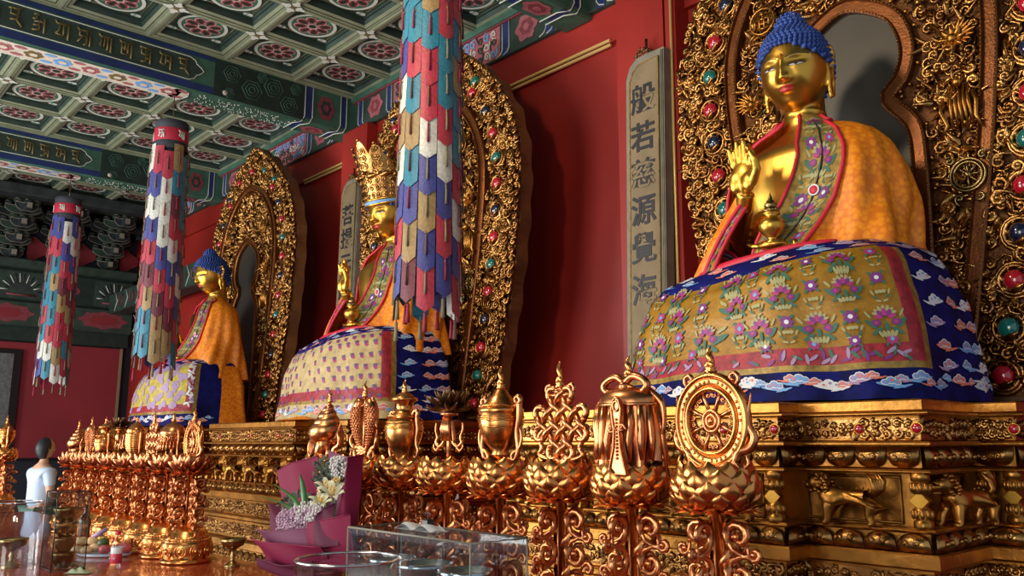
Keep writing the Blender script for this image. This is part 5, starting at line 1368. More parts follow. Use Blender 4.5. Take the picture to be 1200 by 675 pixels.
def base_pot():
    mb = MB(); z = -.49
    mb.lathe([(.135, z), (.142, z+.008), (.138, z+.02), (.124, z+.026), (.128, z+.05), (.138, z+.085), (.136, z+.115), (.120, z+.125), (.126, z+.133), (.112, z+.140), (.104, z+.165), (.085, z+.185), (.05, z+.20)], 40)
    for k in range(10):
        a = 2*PI*k/10
        f = lambda x, zz, h, a=a: Vector(((.132+h)*math.cos(a+x/.13), (.132+h)*math.sin(a+x/.13), z+.07+zz))
        for q in (1, .6): mb.tube([f(q*.030*math.cos(2*PI*j/12), q*.034*math.sin(2*PI*j/12), .004) for j in range(12)], .004, 5, closed=True)
        mb.ball(f(0, 0, .003), .012, 0, 8, 5, sq=(1, 1, 1.3))
        for j in range(3): leaf(mb, 0, 0, .03, .016, 0, lambda x, zz, h, a=a+.31+.1*(j-1): Vector(((.106+h)*math.cos(a+x/.11), (.106+h)*math.sin(a+x/.11), z+.14+zz)), 0, .002, .4, .2)
    for k in range(44): a = 2*PI*k/44; mb.ball((.128*math.cos(a), .128*math.sin(a), z+.128), .006, 0, 6, 4)
    return mb
def stem():
    mb = MB(); mb.lathe([(.019, -.36), (.019, -.01), (.05, -.004), (.062, .002), (.045, .004)], 16); return mb
def drip_collar():
    mb = MB()
    for k in range(12):
        a = 2*PI*k/12; ca, sa = math.cos(a), math.sin(a)
        def g(u, v): x = (2*u-1)*.022*math.sin(PI*(.25+.73*v)); r = .055+.065*v; return Vector((r*ca-x*sa, r*sa+x*ca, .004-.012*v*v+.004*(1-(2*u-1)**2)))
        mb.grid(g, 4, 5, 0)
    return mb
MC = {'closed': 'copper', 'open': 'copper'}
PARTS = {}
for kind in ('closed', 'open'):
    PARTS[kind] = dict(lotus=lotus_bowl(kind).data('lotus_bowl', ['copper_gold' if kind == 'closed' else 'copper']), br=scroll_bracket(kind).data('scroll_bracket', ['copper']))
POT = base_pot().data('base', ['copper_gold']); STEM = stem().data('stem', ['copper_gold']); DRIP = drip_collar().data('leaf_collar', ['copper'])
EMB = {}
for nm, fn_ in (('wheel', e_wheel), ('parasol', e_parasol), ('knot', e_knot), ('vase', e_vase), ('lotus', e_lotus), ('jar', e_jar), ('fish', e_fish), ('conch', e_conch), ('ribbed', e_ribbed), ('bell', e_bell)):
    EMB[nm] = {k: v.data(k.rstrip('_'), ['bronze_dark' if k == 'lotus_blossom' else 'copper_gold' if k in ('vase_body', 'jar_body', 'wheel_rim', 'flame_finial') else 'copper']) for k, v in fn_().items()}
def make_stand(emb, kind, x, label, group, sc=1.0, zl=1.48, dz=.11):
    t = thing('offering_stand', label, 'ritual stand', (x, YR, ZT), group=group)
    z0 = zl-ZT
    put('base', POT, t, (0, 0, z0)); put('stem', STEM, t, (0, 0, z0)); put('leaf_collar', DRIP, t, (0, 0, z0))
    put('lotus_bowl', PARTS[kind]['lotus'], t, (0, 0, z0))
    for a in (0, PI/2, PI, 3*PI/2): put('scroll_bracket', PARTS[kind]['br'], t, (0, 0, z0), (0, 0, a))
    for k, me in EMB[emb].items(): put(k.rstrip('_'), me, t, (0, 0, z0+dz), (0, 0, 0), (sc, sc, sc))
    return t
RG = 'right row of emblem stands'; LG = 'left row of emblem stands'
def xat(px, py=550): return at(px, py, YR).x
for k_, (px, e, lab) in enumerate(((836, 'wheel', 'copper stand topped by an eight-spoked wheel, largest and nearest of the right row'),
                     (733, 'parasol', 'copper stand topped by a draped parasol with a bow and thin side poles'),
                     (646, 'knot', 'copper stand topped by a woven endless knot'),
                     (580, 'vase', 'copper stand topped by a cloth-wrapped vase, between the knot and the spiky lotus blossom'),
                     (513, 'lotus', 'copper stand topped by a dark spiky lotus blossom below the long banner'),
                     (463, 'jar', 'copper stand topped by a narrow-necked jar, just right of the two fish'),
                     (426, 'fish', 'copper stand topped by two scaly fish, behind the magenta bouquet'),
                     (383, 'conch', 'copper stand topped by a conch shell, above the magenta bouquet'))):
    make_stand(e, 'closed', -1.375-.2935*k_, lab, RG)
for k_, (px, e, lab) in enumerate(((226, 'wheel', 'copper stand with an oval spoked wheel, rightmost of the left row'),
                     (197, 'bell', 'copper stand with a domed fringed canopy, second from the right in the left row'),
                     (174, 'knot', 'copper stand with an endless knot seen edge-on, third from right in the left row'),
                     (152, 'ribbed', 'copper stand with a ribbed banded vase in the left row'),
                     (134, 'lotus', 'copper stand with a raised lotus blossom in the left row'),
                     (114, 'jar', 'copper stand with a round-bellied jar in the left row'),
                     (101, 'fish', 'copper stand with fish on end in the left row, behind the round-bellied jar'),
                     (84, 'conch', 'copper stand with a cone-like shell, furthest of the left row beside the person'))):
    make_stand(e, 'open', -4.97-.325*k_, lab, LG, .95, dz=.06 if e not in ('lotus',) else .10)
make_stand('vase', 'closed', xat(3)-.0, 'copper stand cut by the left edge of the photo', 'emblem stand at the left edge')

# ================================================================ hanging prayer banners
PCOL = ['p_red', 'p_teal', 'p_white', 'p_blue', 'p_tan', 'p_red', 'p_white', 'p_maroon', 'p_teal', 'p_blue']
TCOL = ['t_olive', 't_red', 't_brown']
NC, NT = 11, 9
def pennant_mesh(c, tcol):
    mb = MB(); w = 2*PI*.17/NC*.55
    def g(u, v): 
        x = (2*u-1)*w; tip = 1-abs(2*u-1)*.12
        return Vector((x, -.006-.012*(1-(2*u-1)**2)-.006*v, -.300*v*(tip if v > .85 else 1) if v < 1 else -.300*(1.08-abs(2*u-1)*.14)))
    mb.grid(g, 6, 9, 0)
    mb.add([g(0, k/9)+Vector((0, .004, 0)) for k in range(10)]+[g(1, k/9)+Vector((0, .004, 0)) for k in range(10)], [(k, k+1, 11+k, 10+k) for k in range(9)], 0, True)
    return mb.data('pennant', [c])
PM = {(c, t): pennant_mesh(c, t) for c in set(PCOL) for t in TCOL}
PT = {}
for c in TCOL:
    mb = MB(); mb.tube([(0, -.024, -.06), (0, -.030, -.10), (0, -.032, -.16), (0, -.030, -.215)], [.002, .0055, .007, .008], 7, 0)
    mb.tube([(0, -.026, -.095), (0, -.028, -.10)], .008, 7, 1); PT[c] = mb.data('tassel', [c, 't_olive'])
tas = {}
for c in TCOL:
    mb = MB(); mb.tube([(0, 0, 0), (0, 0, -.03)], .004, 6); mb.lathe([(.004, -.03), (.011, -.038), (.009, -.05), (.011, -.09), (.015, -.15), (.002, -.153)], 10, 0); tas[c] = mb.data('tassel', [c])
def make_banner(x, y, label, hang_z, seed):
    rnd = random.Random(seed); zt = 5.06
    t = thing('hanging_banner', label, 'banner', (x, y, zt), rz=.3*seed, group='cylindrical prayer banners')
    mb = MB(); mb.lathe([(.02, .02), (.165, 0), (.172, -.01), (.172, -.10), (.168, -.10)], 36, 0, cap=False); mb.lathe([(.170, -.235), (.172, -.24), (.173, -.32), (.168, -.325)], 36, 0, cap=False); mb.build('cap', ['cap_dark'], t)
    mb = MB(); mb.lathe([(.1725, -.098), (.1735, -.10), (.1735, -.235), (.1725, -.238)], 36, 0, cap=False)
    for k in range(5):
        a = 2*PI*k/5
        glyph(mb, GL[(k+seed) % 8], -.035, -.215, .07, .10, lambda p, q, a=a: Vector((.175*math.sin(a+p/.17), -.175*math.cos(a+p/.17), q)), .0075, 1)
    mb.build('lettered_band', ['band_red', 'white_p'], t)
    mb = MB(); mb.lathe([(.155, -.30), (.160, -2.35)], 24, 0); mb.build('inner_tube', ['cap_dark'], t)
    mb = MB(); mb.tube([(0, 0, .0), (.004, 0, .1), (0, 0, hang_z-zt)], .005, 6); mb.lathe([(.0, .0), (.03, .01), (.02, .04), (.004, .06)], 12); mb.build('hanging_cord', ['brass'], t)
    for j in range(NT):
        for i in range(NC):
            a = 2*PI*(i+.0)/NC; st = (.09 if i % 2 else 0)+(.03 if i % 3 == 0 else 0)
            z = -.30-.240*j-st*(1 if j else 1)
            if j == 0: z = -.28-st
            c = PCOL[(i*3+j*7+seed) % 10] if rnd.random() < .75 else rnd.choice(PCOL)
            r = .168+.0022*(j*1.0)
            o = put('pennant', PM[(c, rnd.choice(TCOL))], t, (r*math.sin(a), -r*math.cos(a), z), (-.02, 0, a)); put('tassel', PT[rnd.choice(TCOL)], o)
            if j == NT-1: put('hem_tassel', tas[rnd.choice(TCOL)], t, (r*1.05*math.sin(a), -r*1.05*math.cos(a), z-.29), (0, 0, 0))
    return t
make_banner(-4.22, 3.1, 'long patchwork prayer banner, nearest, hanging in front of the middle halo', 5.86, 1)
make_banner(-8.92, 3.1, 'patchwork prayer banner with red lettered band hanging beside the furthest seated figure', 5.38, 2)
make_banner(-12.82, 3.1, 'patchwork prayer banner furthest left, hanging in front of the west wall brackets', 5.38, 3)

# ================================================================ inscribed boards on the pilasters
def text_mesh(ch, size):
    c = bpy.data.curves.new('t', 'FONT'); c.body = ch; c.size = size; c.align_x = 'CENTER'; c.align_y = 'CENTER'; c.extrude = .003; c.offset = .0045
    o = bpy.data.objects.new('t', c); COL.objects.link(o); me = eval_mesh(o); bpy.data.objects.remove(o); return me
def make_board(x, chars, zs, label, x_skew):
    t = thing('inscribed_board', label, 'plaque', (x, 5.0, 1.9))
    w, H, dep = .19, 2.80, .10
    def T(v): return Vector((v[0]+x_skew*(v[2]/H), v[1], v[2]))
    mb = MB()
    top = [(-w+.0, H-.16), (-w*.8, H-.06), (-w*.45, H-.01), (0, H), (w*.45, H-.0), (w, H+.0)]
    P = [(-w, 0)]+top+[(w, 0)]
    mb.prism(P, -.0, dep, 0, T); b = mb.build('frame', ['board_edge'], t)
    mb = MB(); P2 = [(-w*.78, .06), (-w*.78, H-.20), (-w*.6, H-.12), (-w*.3, H-.075), (0, H-.065), (w*.74, H-.06), (w*.74, .06)]
    mb.prism(P2, -.008, .0, 0, T); mb.tube([T((p[0], -.010, p[1])) for p in P2], .006, 5, 1, closed=True); mb.build('panel', ['board', 'gold_brocade'], t)
    mb = MB()
    for q in (.86, .93): mb.tube([T((w*q, -.003, 0)), T((w*q, -.003, H-.02))], .006, 5)
    mb.build('edge_moulding', ['board_edge'], t)
    for ch, z in zip(chars, zs):
        me = text_mesh(ch, .25); mb = MB()
        mb.mesh(me, 0, Matrix.Translation((-.015+x_skew*((z-1.9)/H), -.010, z-1.9)) @ Matrix.Rotation(PI/2, 4, 'X')); mb.s = [False]*len(mb.s)
        mb.build('character', ['ink'], t)
    mb = MB()
    for k in range(6):
        a = 1.0*k; scroll(mb, (k-2.5)*.035, .04+.03*math.sin(a), .028, a*2, .008, lambda x, z, h: T((x-.03, .05-h, H+z)), 1.2, 1 if k % 2 else -1, 0, 10, 6, .8)
    mb.tube([T((-.03, .06, H-.02)), T((-.03, .06, H+.16))], .012, 6); mb.build('hook_ornament', ['bronze_dark'], t)
    return t
make_board(-4.03, '般若慈源覺海', [at(746-q*.4, y_, 4.99).z for q, y_ in enumerate((120, 165, 208, 251, 295, 344))], 'tall grey board with six large brush characters beside the right halo', .07)
make_board(-8.43, '菩提元路德', [at(401-q, y_, 4.99).z for q, y_ in enumerate((256, 283, 312, 343, 369))], 'tall grey board with brush characters left of the crowned figure', .07)
t = thing('wall_tablet', 'grey tablet in a dark frame on the far west wall at the left photo edge', 'plaque', (-16.43, 3.05, 1.55))
mb = MB(); mb.bbox((0, -.45, 0), (.05, .42, 1.68), .01); mb.build('frame', ['black'], t)
mb = MB(); mb.bbox((.045, -.37, .08), (.06, .30, 1.60), .004); mb.build('panel', ['stele'], t)

# ================================================================ things on the table
def on(px, py, z=ZT): # photo pixel -> point on the table top
    d = FW + RT*((px-600)/FPX) + UP*((337.5-py)/FPX); k = (z-CAMZ)/d.z; return Vector((0, 0, CAMZ))+d*k
def goblet(p, label, k=1.0, flame_=True):
    t = thing('brass_goblet', label, 'goblet', p)
    mb = MB(); mb.lathe([(.042*k, 0), (.045*k, .006), (.036*k, .014), (.014*k, .03), (.010*k, .045), (.016*k, .058), (.010*k, .07), (.009*k, .085), (.022*k, .095), (.058*k, .112), (.070*k, .135), (.074*k, .150), (.070*k, .150), (.055*k, .122), (.01, .112)], 32, cap=False); mb.build('cup', ['brass'], t)
    if flame_: mb = MB(); mb.lathe([(.0, .138), (.066*k, .138), (.066*k, .142), (.0, .146)], 24); mb.build('butter', ['candle'], t)
    return t
goblet(on(272, 664), 'small brass goblet on the bare red table right of the copper stands', .95, False)
gp = Vector((-5.42, 1.20, ZT)); goblet(gp, 'brass butter lamp standing inside the clear glass cylinder at far left', 1.05)
def glass_cylinder(p, r, h, label):
    t = thing('glass_cylinder', label, 'glass', p)
    mb = MB(); mb.lathe([(r, 0), (r, h), (r-.004, h), (r-.004, .004)], 44, cap=False); mb.build('wall', ['glass'], t)
    mb = MB(); mb.tube([((r-.002)*math.cos(2*PI*k/44), (r-.002)*math.sin(2*PI*k/44), h) for k in range(44)], .0035, 6, closed=True); mb.build('rim', ['silver'], t); return t
glass_cylinder(gp+Vector((0, 0, .001)), .135, .345, 'clear glass cylinder around the brass butter lamp at far left')
fc = at(408, 655, 1.12); glass_cylinder(Vector((fc.x, 1.12, ZT)), .125, fc.z-ZT, 'clear glass cylinder in the foreground at the bottom edge, left of the acrylic case')
def acrylic_case(x0, x1, y0, y1, h, label, frame):
    c = Vector(((x0+x1)/2, (y0+y1)/2, ZT)); t = thing('acrylic_case', label, 'display case', c); w, d = (x1-x0)/2, (y1-y0)/2
    for a, b in (((-w, -d, 0), (w, -d+.005, h)), ((-w, d-.005, 0), (w, d, h)), ((-w, -d+.005, 0), (-w+.005, d-.005, h)), ((w-.005, -d+.005, 0), (w, d-.005, h))):
        mb = MB(); mb.box(a, b); mb.build('side_panel', ['acrylic'], t)
    mb = MB(); mb.box((-w, -d, h), (w, d, h+.005)); mb.build('lid', ['acrylic'], t)
    mb = MB()
    C4 = [(-w, -d), (w, -d), (w, d), (-w, d)]
    for z in (.004, h+.002): mb.tube([(*p, z) for p in C4], .003, 4, closed=True)
    for p in C4: mb.tube([(*p, 0), (*p, h)], .003, 4)
    mb.build('edge_strip', [frame], t); return t
acrylic_case(-2.17, -1.62, 1.33, 1.515, .43, 'wide clear acrylic case of metal bowls at bottom centre', 'board_edge')
acrylic_case(-5.27, -5.06, 1.31, 1.475, .405, 'narrow clear case with stacked bowls between glass cylinder and bun plate', 'black')
def bowl(p, r, h, label, m, group=None, fill='candle'):
    t = thing('offering_bowl', label, 'bowl', p, group=group)
    mb = MB(); mb.lathe([(r*.45, 0), (r*.5, h*.05), (r*.8, h*.35), (r*.98, h*.85), (r*1.04, h), (r*.97, h), (r*.7, h*.35), (.0, h*.2)], 28, cap=False); mb.build('shell', [m], t)
    mb = MB(); mb.lathe([(0, h*.8), (r*.93, h*.8), (0, h*.82)], 24, cap=False); mb.build('contents', [fill], t); return t
for k, (x, y, r, lab) in enumerate(((-2.08, 1.42, .066, 'leftmost metal bowl inside the wide acrylic case'), (-1.92, 1.42, .072, 'middle metal bowl inside the wide acrylic case'), (-1.75, 1.42, .068, 'right metal bowl inside the wide acrylic case'))):
    mb = MB(); tt = thing('glass_block', 'clear block under the %s bowl of the wide acrylic case' % ('left', 'middle', 'right')[k], 'stand', (x, y, ZT)); mb.bbox((-.06, -.06, .0), (.06, .06, .275), .006); mb.build('body', ['acrylic'], tt)
    bowl((x, y, ZT+.276), r, .075, lab, 'silver', 'metal bowls in the acrylic case', 'bronze_dark' if k == 0 else 'candle')
for k, lab in enumerate(('lowest dark bowl stacked inside the narrow case', 'second bowl from the bottom of the stack inside the narrow case', 'third bowl from the bottom of the stack inside the narrow case', 'topmost pale bowl of the stack inside the narrow case')):
    bowl((-5.165, 1.392, ZT+.006+.078*k), (.060, .055, .062, .070)[k], .078, lab, 'brass' if k == 3 else 'bronze_dark', 'stacked bowls in the narrow case', 'bronze_dark')
# plate of buns and fruit
pc = on(122, 652)+Vector((0, .0, 0)); pc = Vector((-5.02, 1.62, ZT)) if False else pc
UX = Vector((RT.x, RT.y, 0)); UYv = Vector((fh.x, fh.y, 0))
sc_ = 1.0/ (FPX/((pc-Vector((0, 0, CAMZ))).dot(FW)))       # metres per photo pixel at the plate
t = thing('oval_plate', 'white oval plate with a blue rim under the buns and fruit', 'plate', pc, rz=math.atan2(UX.y, UX.x))
mb = MB(); mb.lathe([(.0, .002), (.6, .0), (.85, .004), (1.0, .03), (.97, .034), (.83, .010), (0, .008)], 40, 0, Matrix.Diagonal((.165, .082, .6, 1)), cap=False)
mb.tube([(.162*math.cos(2*PI*k/40), .080*math.sin(2*PI*k/40), .0195) for k in range(40)], .003, 5, 1, closed=True); mb.build('dish', ['plate', 'sky'], t)
def pl(px, dep, z): return pc+UX*((px-122)*sc_)+UYv*dep+Vector((0, 0, z))
def roundish(p, r, name, lab, cat, m, sq=(1, 1, .8), group=None, top=True):
    t = thing(name, lab, cat, p, group=group); mb = MB(); 
    mb.grid(lambda u, v: Vector((r*sq[0]*math.sin(PI*v)*math.cos(2*PI*u)*(1+.03*math.sin(3*2*PI*u)), r*sq[1]*math.sin(PI*v)*math.sin(2*PI*u), r*sq[2]*(1-math.cos(PI*v))-(.12*r*math.exp(-((v-1)/.10)**2) if top else 0))), 20, 14, 0, wrap=True)
    mb.build('body', [m], t)
    if top: mb = MB(); mb.tube([(0, 0, 2*r*sq[2]-.14*r), (.004, .002, 2*r*sq[2]+.006)], .0025, 5); mb.build('tip', ['bronze_dark'], t)
    return t
BG = 'buns on the white plate'
for (px, dep, z, lab) in ((80, .02, .018, 'leftmost steamed bun on the white oval plate'), (92, -.02, .018, 'second steamed bun from the left, front row of the plate'), (105, -.045, .018, 'steamed bun at the front middle of the plate'),
                          (92, .035, .062, 'steamed bun in the upper row at left'), (105, .02, .064, 'topmost steamed bun of the pile'), (112, -.01, .03, 'rightmost steamed bun beside the green fruit')):
    roundish(pl(px, dep, z), .034, 'steamed_bun', lab, 'bun', 'bun', (1.05, 1.05, .68), BG, False)
roundish(pl(116, .042, .055), .032, 'yellow_pear', 'yellow green pear at the back of the pile of buns', 'fruit', 'lemon_brocade', (1, 1, .95), None)
roundish(pl(120, .0, .048), .034, 'green_melon', 'dark green round fruit left of the water bottle', 'fruit', 'melon', (1.1, 1, .85), None)
roundish(pl(124, -.02, .012), .036, 'pink_apple', 'pink apple half hidden behind the water bottle at left', 'fruit', 'apple', (1, 1, .85), 'pink apples on the plate')
roundish(pl(146, -.01, .012), .042, 'pink_apple', 'large pink apple right of the water bottle', 'fruit', 'apple', (1.1, 1, .85), 'pink apples on the plate')
t = thing('purple_fruit', 'long purple fruit lying across the top of the bun pile', 'fruit', pl(104, .03, .108)); mb = MB(); mb.tube([Vector((0, 0, 0)), UX*.04+Vector((0, 0, .022)), UX*.085+Vector((0, 0, .05))], [.012, .018, .008], 10); mb.build('body', ['lilac'], t)
# water bottle
bp = on(135, 668); t = thing('water_bottle', 'small clear plastic water bottle with red cap and red label', 'bottle', bp)
k_ = 1.0
mb = MB(); mb.lathe([(.026, 0), (.029, .006), (.029, .06), (.0275, .065), (.029, .07), (.029, .135), (.024, .155), (.012, .172), (.012, .182)], 28, cap=False); mb.build('body', ['glass'], t)
mb = MB(); mb.lathe([(.0295, .035), (.0300, .036), (.0300, .085), (.0295, .086)], 28, 0, cap=False); mb.lathe([(.0298, .086), (.0300, .087), (.0300, .118), (.0296, .119)], 28, 1, cap=False)
for q in range(3): mb.ball((.030*math.cos(q-2.6), .030*math.sin(q-2.6), .062), .007, 1, 8, 5, sq=(.3, 1, .8))
mb.build('label', ['label_red', 'label_w'], t)
mb = MB(); mb.lathe([(.013, .182), (.0140, .184), (.0140, .200), (.012, .202), (.0, .203)], 20, wob=lambda a, z: 1+.02*math.cos(20*a)); mb.build('cap', ['red_cap'], t)
# dark squat bottle
p = on(99, 640); t = thing('dark_bottle', 'small dark glass bottle with a round belly behind the buns', 'bottle', p+Vector((0, 0, .0))+UYv*(-.02))
mb = MB(); mb.lathe([(.03, 0), (.034, .004), (.034, .12), (.040, .15), (.036, .175), (.014, .205), (.010, .235), (.013, .245), (.010, .25)], 24); mb.build('body', ['dark_glass'], t)
mb = MB(); mb.lathe([(.012, .25), (.013, .262), (.002, .266)], 14); mb.build('stopper', ['black'], t)
# flat plastic packet
p = on(92, 672); t = thing('plastic_packet', 'crumpled clear green packet lying at the foot of the narrow case', 'packet', p); mb = MB()
mb.grid(lambda u, v: UX*((u-.5)*.13)+UYv*((v-.5)*.06)+Vector((0, 0, .004+.022*math.sin(PI*u)*math.sin(PI*v)*(1+.4*math.sin(17*u+9*v)))), 16, 10, 0); mb.grid(lambda u, v: UX*((u-.5)*.13)+UYv*((v-.5)*.06)+Vector((0, 0, .001)), 4, 4, 0); mb.build('body', ['plastic'], t)
# folded paper with a clip on the case
p = Vector((-1.93, 1.41, ZT+.437)); t = thing('folded_paper', 'folded white paper lying on the wide acrylic case', 'paper', p); mb = MB()
mb.grid(lambda u, v: Vector(((u-.5)*.17, (v-.5)*.06, .001+.014*math.sin(PI*u*2)**2+.004*math.sin(5*v))), 14, 6, 0); mb.grid(lambda u, v: Vector(((u-.5)*.17, (v-.5)*.06, .0)), 2, 2, 0); mb.build('sheet', ['paper'], t)
mb = MB(); mb.bbox((.02, -.012, .010), (.045, .010, .030), .003); mb.tube([(.025, 0, .03), (.02, 0, .045), (.045, 0, .045), (.04, 0, .03)], .002, 5); mb.build('clip', ['black'], t)
t = thing('white_card', 'white paper card standing behind the cloth-wrapped vase stand', 'card', (-2.80, 2.22, ZT)); mb = MB(); mb.prism([(-.035, 0), (.02, 0), (.022, .40), (.012, .47), (-.005, .44)], 0, .004); mb.build('sheet', ['paper'], t)
# orange scarf on the middle pedestal
t = thing('orange_scarf', 'orange silk scarf folded on the edge of the middle pedestal', 'scarf', (-5.95, 3.16, 1.824)); mb = MB()
mb.grid(lambda u, v: Vector(((u-.5)*.55, (v-.5)*.12, .004+.035*math.sin(PI*u)*(.5+.5*math.sin(9*v+3*u))*math.sin(PI*v))), 24, 10, 0); mb.grid(lambda u, v: Vector(((u-.5)*.55, (v-.5)*.12, .001)), 2, 2, 0); mb.build('cloth', ['orange_silk'], t)

# ================================================================ bouquet in magenta paper
t = thing('bouquet', 'bouquet of lilies and lilac flowers wrapped in magenta paper', 'bouquet', (-2.95, 1.62, ZT))
O = Vector((-2.95, 1.62, ZT))
def bp_(px, py, Y): return at(px, py, Y)-O
def sheet(cs, m, curl=.02, nu=14, nv=12, wav=.006, thick=.003, seed=0):
    """paper sheet through four corners (lower left, lower right, upper right, upper left), bowed towards the viewer"""
    a, b, c, d = [bp_(*q) for q in cs]; n = (b-a).cross(d-a).normalized()
    mb = MB()
    def g(u, v, o=0):
        p = (a*(1-u)+b*u)*(1-v)+(d*(1-u)+c*u)*v
        return p+n*(curl*math.sin(PI*u)*(1-.4*v)+wav*math.sin(7*u+5*v+seed)+o)
    mb.grid(lambda u, v: g(u, v), nu, nv, 0); mb.grid(lambda u, v: g(u, v, -thick), nu, nv, 0)
    rim_ = [g(k/10, 1) for k in range(11)]; mb.tube(rim_, .0025, 5)
    mb.build('paper_sheet', [m], t)
sheet(((346, 660, 1.68), (372, 650, 1.72), (372, 534, 1.74), (323, 552, 1.70)), 'wrap', .02)
sheet(((372, 655, 1.76), (405, 655, 1.76), (424, 540, 1.78), (384, 528, 1.80)), 'wrap3', .02)
sheet(((385, 660, 1.60), (415, 664, 1.62), (424, 533, 1.66), (408, 538, 1.60)), 'wrap', .035)
sheet(((322, 640, 1.62), (352, 640, 1.60), (328, 592, 1.66), (313, 590, 1.64)), 'wrap2', .02)
sheet(((325, 658, 1.55), (382, 660, 1.52), (372, 618, 1.48), (300, 620, 1.50)), 'wrap3', .03, seed=1)
sheet(((318, 664, 1.53), (385, 664, 1.50), (378, 640, 1.44), (294, 630, 1.47)), 'wrap', .03, seed=2)
sheet(((352, 668, 1.52), (415, 668, 1.52), (412, 602, 1.50), (362, 612, 1.48)), 'wrap', .03, seed=3)
sheet(((362, 640, 1.49), (395, 640, 1.49), (392, 590, 1.50), (372, 602, 1.47)), 'wrap2', .015, seed=4)
sheet(((305, 668, 1.50), (400, 672, 1.50), (365, 660, 1.43), (300, 656, 1.46)), 'wrap2', .02, seed=5)
# paper cone down to the table
mb = MB(); mb.lathe([(.05, .0), (.06, .02), (.10, .12), (.125, .20), (.13, .24)], 26, cap=False, wob=lambda a, z: 1+.05*math.sin(5*a)); mb.build('paper_cone', ['wrap'], t, (0.02, 0.02, .0))
def lily(px, py, Y, r, closed=False):
    c = bp_(px, py, Y); mb = MB()
    ax = (-fh*.6+Vector((0, 0, .9))+RT*.1).normalized(); e1 = ax.orthogonal().normalized(); e2 = ax.cross(e1)
    for k in range(6):
        a = PI/3*k; 
        def g(u, v):
            w = r*.20*math.sin(PI*(.08+.9*v)); rr = r*(.10+.95*v*(.35 if closed else 1)); hh = r*(.9*v if closed else .75*math.sin(v*PI*.6)-.15*v*v)
            return c+(e1*math.cos(a)+e2*math.sin(a))*rr+(e2*math.cos(a)-e1*math.sin(a))*((2*u-1)*w)+ax*hh
        mb.grid(g, 4, 8, 0)
    for k in range(5): mb.tube([c, c+(e1*math.cos(k*1.25)+e2*math.sin(k*1.25))*r*.2+ax*r*.75], .0015, 4, 1); mb.ball(c+(e1*math.cos(k*1.25)+e2*math.sin(k*1.25))*r*.2+ax*r*.75, .004, 1, 6, 4)
    mb.tube([c, c-Vector((0, 0, .18))], .003, 5, 2); mb.build('lily', ['lily', 'candle', 'leaf'], t)
lily(390, 583, 1.58, .055); lily(376, 592, 1.56, .045); lily(383, 575, 1.60, .045); lily(394, 570, 1.60, .04, True)
mb = MB()
for (px, py, dx, L) in ((356, 598, -.01, .13), (350, 600, -.05, .10), (362, 604, .03, .10), (366, 598, .05, .08), (346, 604, -.07, .07)):
    b = bp_(px, py, 1.58)
    def g(u, v): return b+RT*(dx*v*v*2+(2*u-1)*.011*math.sin(PI*(.1+.85*v)))+Vector((0, 0, L*v))+fh*(.01*math.sin(3*v)-.008*(1-(2*u-1)**2))
    mb.grid(g, 4, 8, 0)
mb.build('lily_leaf', ['leaf'], t)
rnd = random.Random(6)
for (cx, cy, rx, ry, n, mi, nm, Y0) in ((388, 558, 22, 20, 300, 'leaf_d', 'foliage', 1.66), (397, 548, 12, 12, 60, 'white_fl', 'small_blossom', 1.65), (352, 592, 26, 14, 160, 'leaf_d', 'foliage', 1.63), (352, 610, 26, 14, 300, 'statice', 'lilac_blossom', 1.57), (360, 600, 18, 12, 90, 'white_fl', 'small_blossom', 1.56), (340, 622, 14, 7, 120, 'statice', 'lilac_blossom', 1.55)):
    mb = MB()
    for k in range(n):
        a = rnd.random()*6.28; q = math.sqrt(rnd.random()); p = bp_(cx+rx*q*math.cos(a), cy+ry*q*math.sin(a), Y0+rnd.uniform(-.04, .04))
        if nm == 'foliage':
            d = Vector((rnd.uniform(-1, 1), rnd.uniform(-1, 1), rnd.uniform(-.2, 1))).normalized(); e = d.orthogonal().normalized()
            mb.add([p, p+d*.012+e*.005, p+d*.028, p+d*.012-e*.005], [(0, 1, 2, 3)], 0, True)
            if k % 6 == 0: mb.tube([p, bp_(cx, cy+ry, Y0)], .0015, 4)
        else:
            for j in range(5):
                aa = 2*PI*j/5; r = rnd.uniform(.006, .010); mb.ball(p+RT*(r*math.cos(aa))+Vector((0, 0, r*math.sin(aa))), r*.55, 0, 5, 3)
    mb.build(nm, [mi], t)

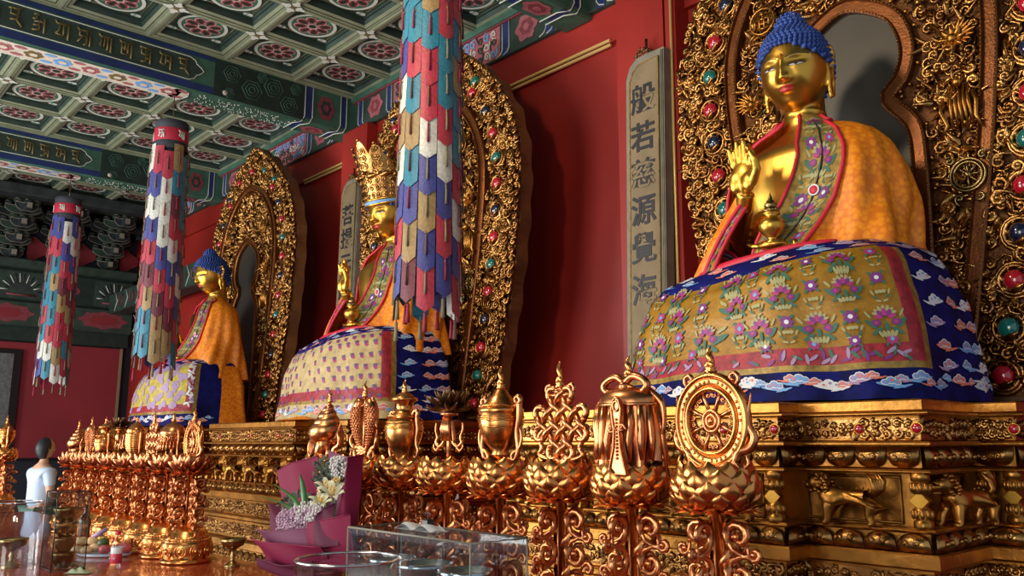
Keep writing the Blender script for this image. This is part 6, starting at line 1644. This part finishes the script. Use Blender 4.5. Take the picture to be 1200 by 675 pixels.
# ================================================================ visitor
def visitor(x, y, rz):
    t = thing('person', 'person with dark hair in a pale blue shirt standing beyond the left stands', 'person', (x, y, 0), rz=rz)
    V = [(0, 0, .92), (0, 0, 1.08), (0, .01, 1.25), (0, .015, 1.36), (0, .0, 1.43), (0, -.01, 1.50),
         (.17, .01, 1.33), (.21, .0, 1.08), (.20, -.08, .88), (.20, -.11, .80), (-.17, .01, 1.33), (-.21, .0, 1.08), (-.12, -.20, 1.05), (-.06, -.26, 1.10),
         (.09, 0, .86), (.10, -.01, .48), (.10, .02, .09), (.11, -.09, .03), (-.09, 0, .86), (-.10, -.01, .48), (-.10, .02, .09), (-.11, -.09, .03)]
    E = [(0, 1), (1, 2), (2, 3), (3, 4), (4, 5), (3, 6), (6, 7), (7, 8), (8, 9), (3, 10), (10, 11), (11, 12), (12, 13), (0, 14), (14, 15), (15, 16), (16, 17), (0, 18), (18, 19), (19, 20), (20, 21)]
    R_ = [.13, .115, .125, .10, .05, .05, .055, .042, .032, .028, .055, .042, .032, .028, .085, .055, .04, .035, .085, .055, .04, .035]
    me = skin_mesh(V, E, R_, 2); mb = MB(); mb.mesh(me)
    mb.grid(lambda u, v: Vector((.072*math.sin(PI*v)*math.cos(2*PI*u), -.015+.092*math.sin(PI*v)*math.sin(2*PI*u)-(.014*G(math.cos(2*PI*u), .2)*G(v-.55, .06) if math.sin(2*PI*u) < 0 else 0), 1.59-.115*math.cos(PI*(1-v))*1)), 28, 20, 0, wrap=True)
    for s in (-1, 1): mb.ball((s*.074, -.005, 1.585), .018, 0, 8, 6, sq=(.4, .7, 1.2)); mb.ball((s*.028, -.098, 1.605), .008, 1, 8, 5)
    mb.tube([(-.022, -.100, 1.545), (0, -.104, 1.543), (.022, -.100, 1.545)], .004, 5, 2)
    for s, c in ((1, (.20, -.11, .79)), (-1, (-.05, -.27, 1.11))):
        mb.ball(c, .032, 0, 10, 7, sq=(.6, .9, 1.3))
        for k in range(4): mb.tube([(c[0]-.01*s, c[1]-.024+.016*k, c[2]-.025), (c[0]-.012*s, c[1]-.028+.017*k, c[2]-.06), (c[0]-.02*s, c[1]-.028+.016*k, c[2]-.085+.006*abs(k-1.5))], [.009, .008, .006], 7)
        mb.tube([(c[0]-.01*s, c[1]-.03, c[2]), (c[0]-.015*s, c[1]-.05, c[2]-.03)], [.010, .007], 7)
    mb.build('body', ['skin', 'ink', 'lips'], t)
    R2 = [r+.018 for r in R_]
    idx = [0, 1, 2, 3, 6, 7, 10, 11, 4]; mp = {a: i for i, a in enumerate(idx)}
    Vs = [V[i] for i in idx]; Vs[5] = (.20, .0, 1.16); Vs[7] = (-.20, .0, 1.16); Es = [(mp[a], mp[b]) for a, b in E if a in mp and b in mp]
    Vs[8] = (0, .01, 1.41); me = skin_mesh(Vs, Es, [R2[i]*(1.12 if i in (0, 1) else 1) for i in idx], 2); mb = MB(); mb.mesh(me); mb.build('shirt', ['shirt'], t)
    idx = [0, 14, 15, 16, 18, 19, 20]; mp = {a: i for i, a in enumerate(idx)}
    me = skin_mesh([V[i] for i in idx], [(mp[a], mp[b]) for a, b in E if a in mp and b in mp], [R2[i] for i in idx], 2); mb = MB(); mb.mesh(me); mb.build('trousers', ['trousers'], t)
    mb = MB()
    mb.grid(lambda u, v: Vector((.084*math.sin(PI*v)*math.cos(2*PI*u), .005+.100*math.sin(PI*v)*math.sin(2*PI*u)*(1 if math.sin(2*PI*u) > 0 else .72), 1.615+.105*math.cos(PI*v)-(.05*v if math.sin(2*PI*u) > 0 else 0))), 28, 14, 0, wrap=True)
    mb.build('hair', ['black_hair'], t)
    for s in (-1, 1): mb = MB(); mb.tube([(s*.11, .05, .04), (s*.11, -.04, .04), (s*.11, -.12, .03)], [.045, .045, .035], 10); mb.build('shoe', ['black'], t)
pp = at(60, 540, 2.85); visitor(-10.85, 2.63, 3.35)
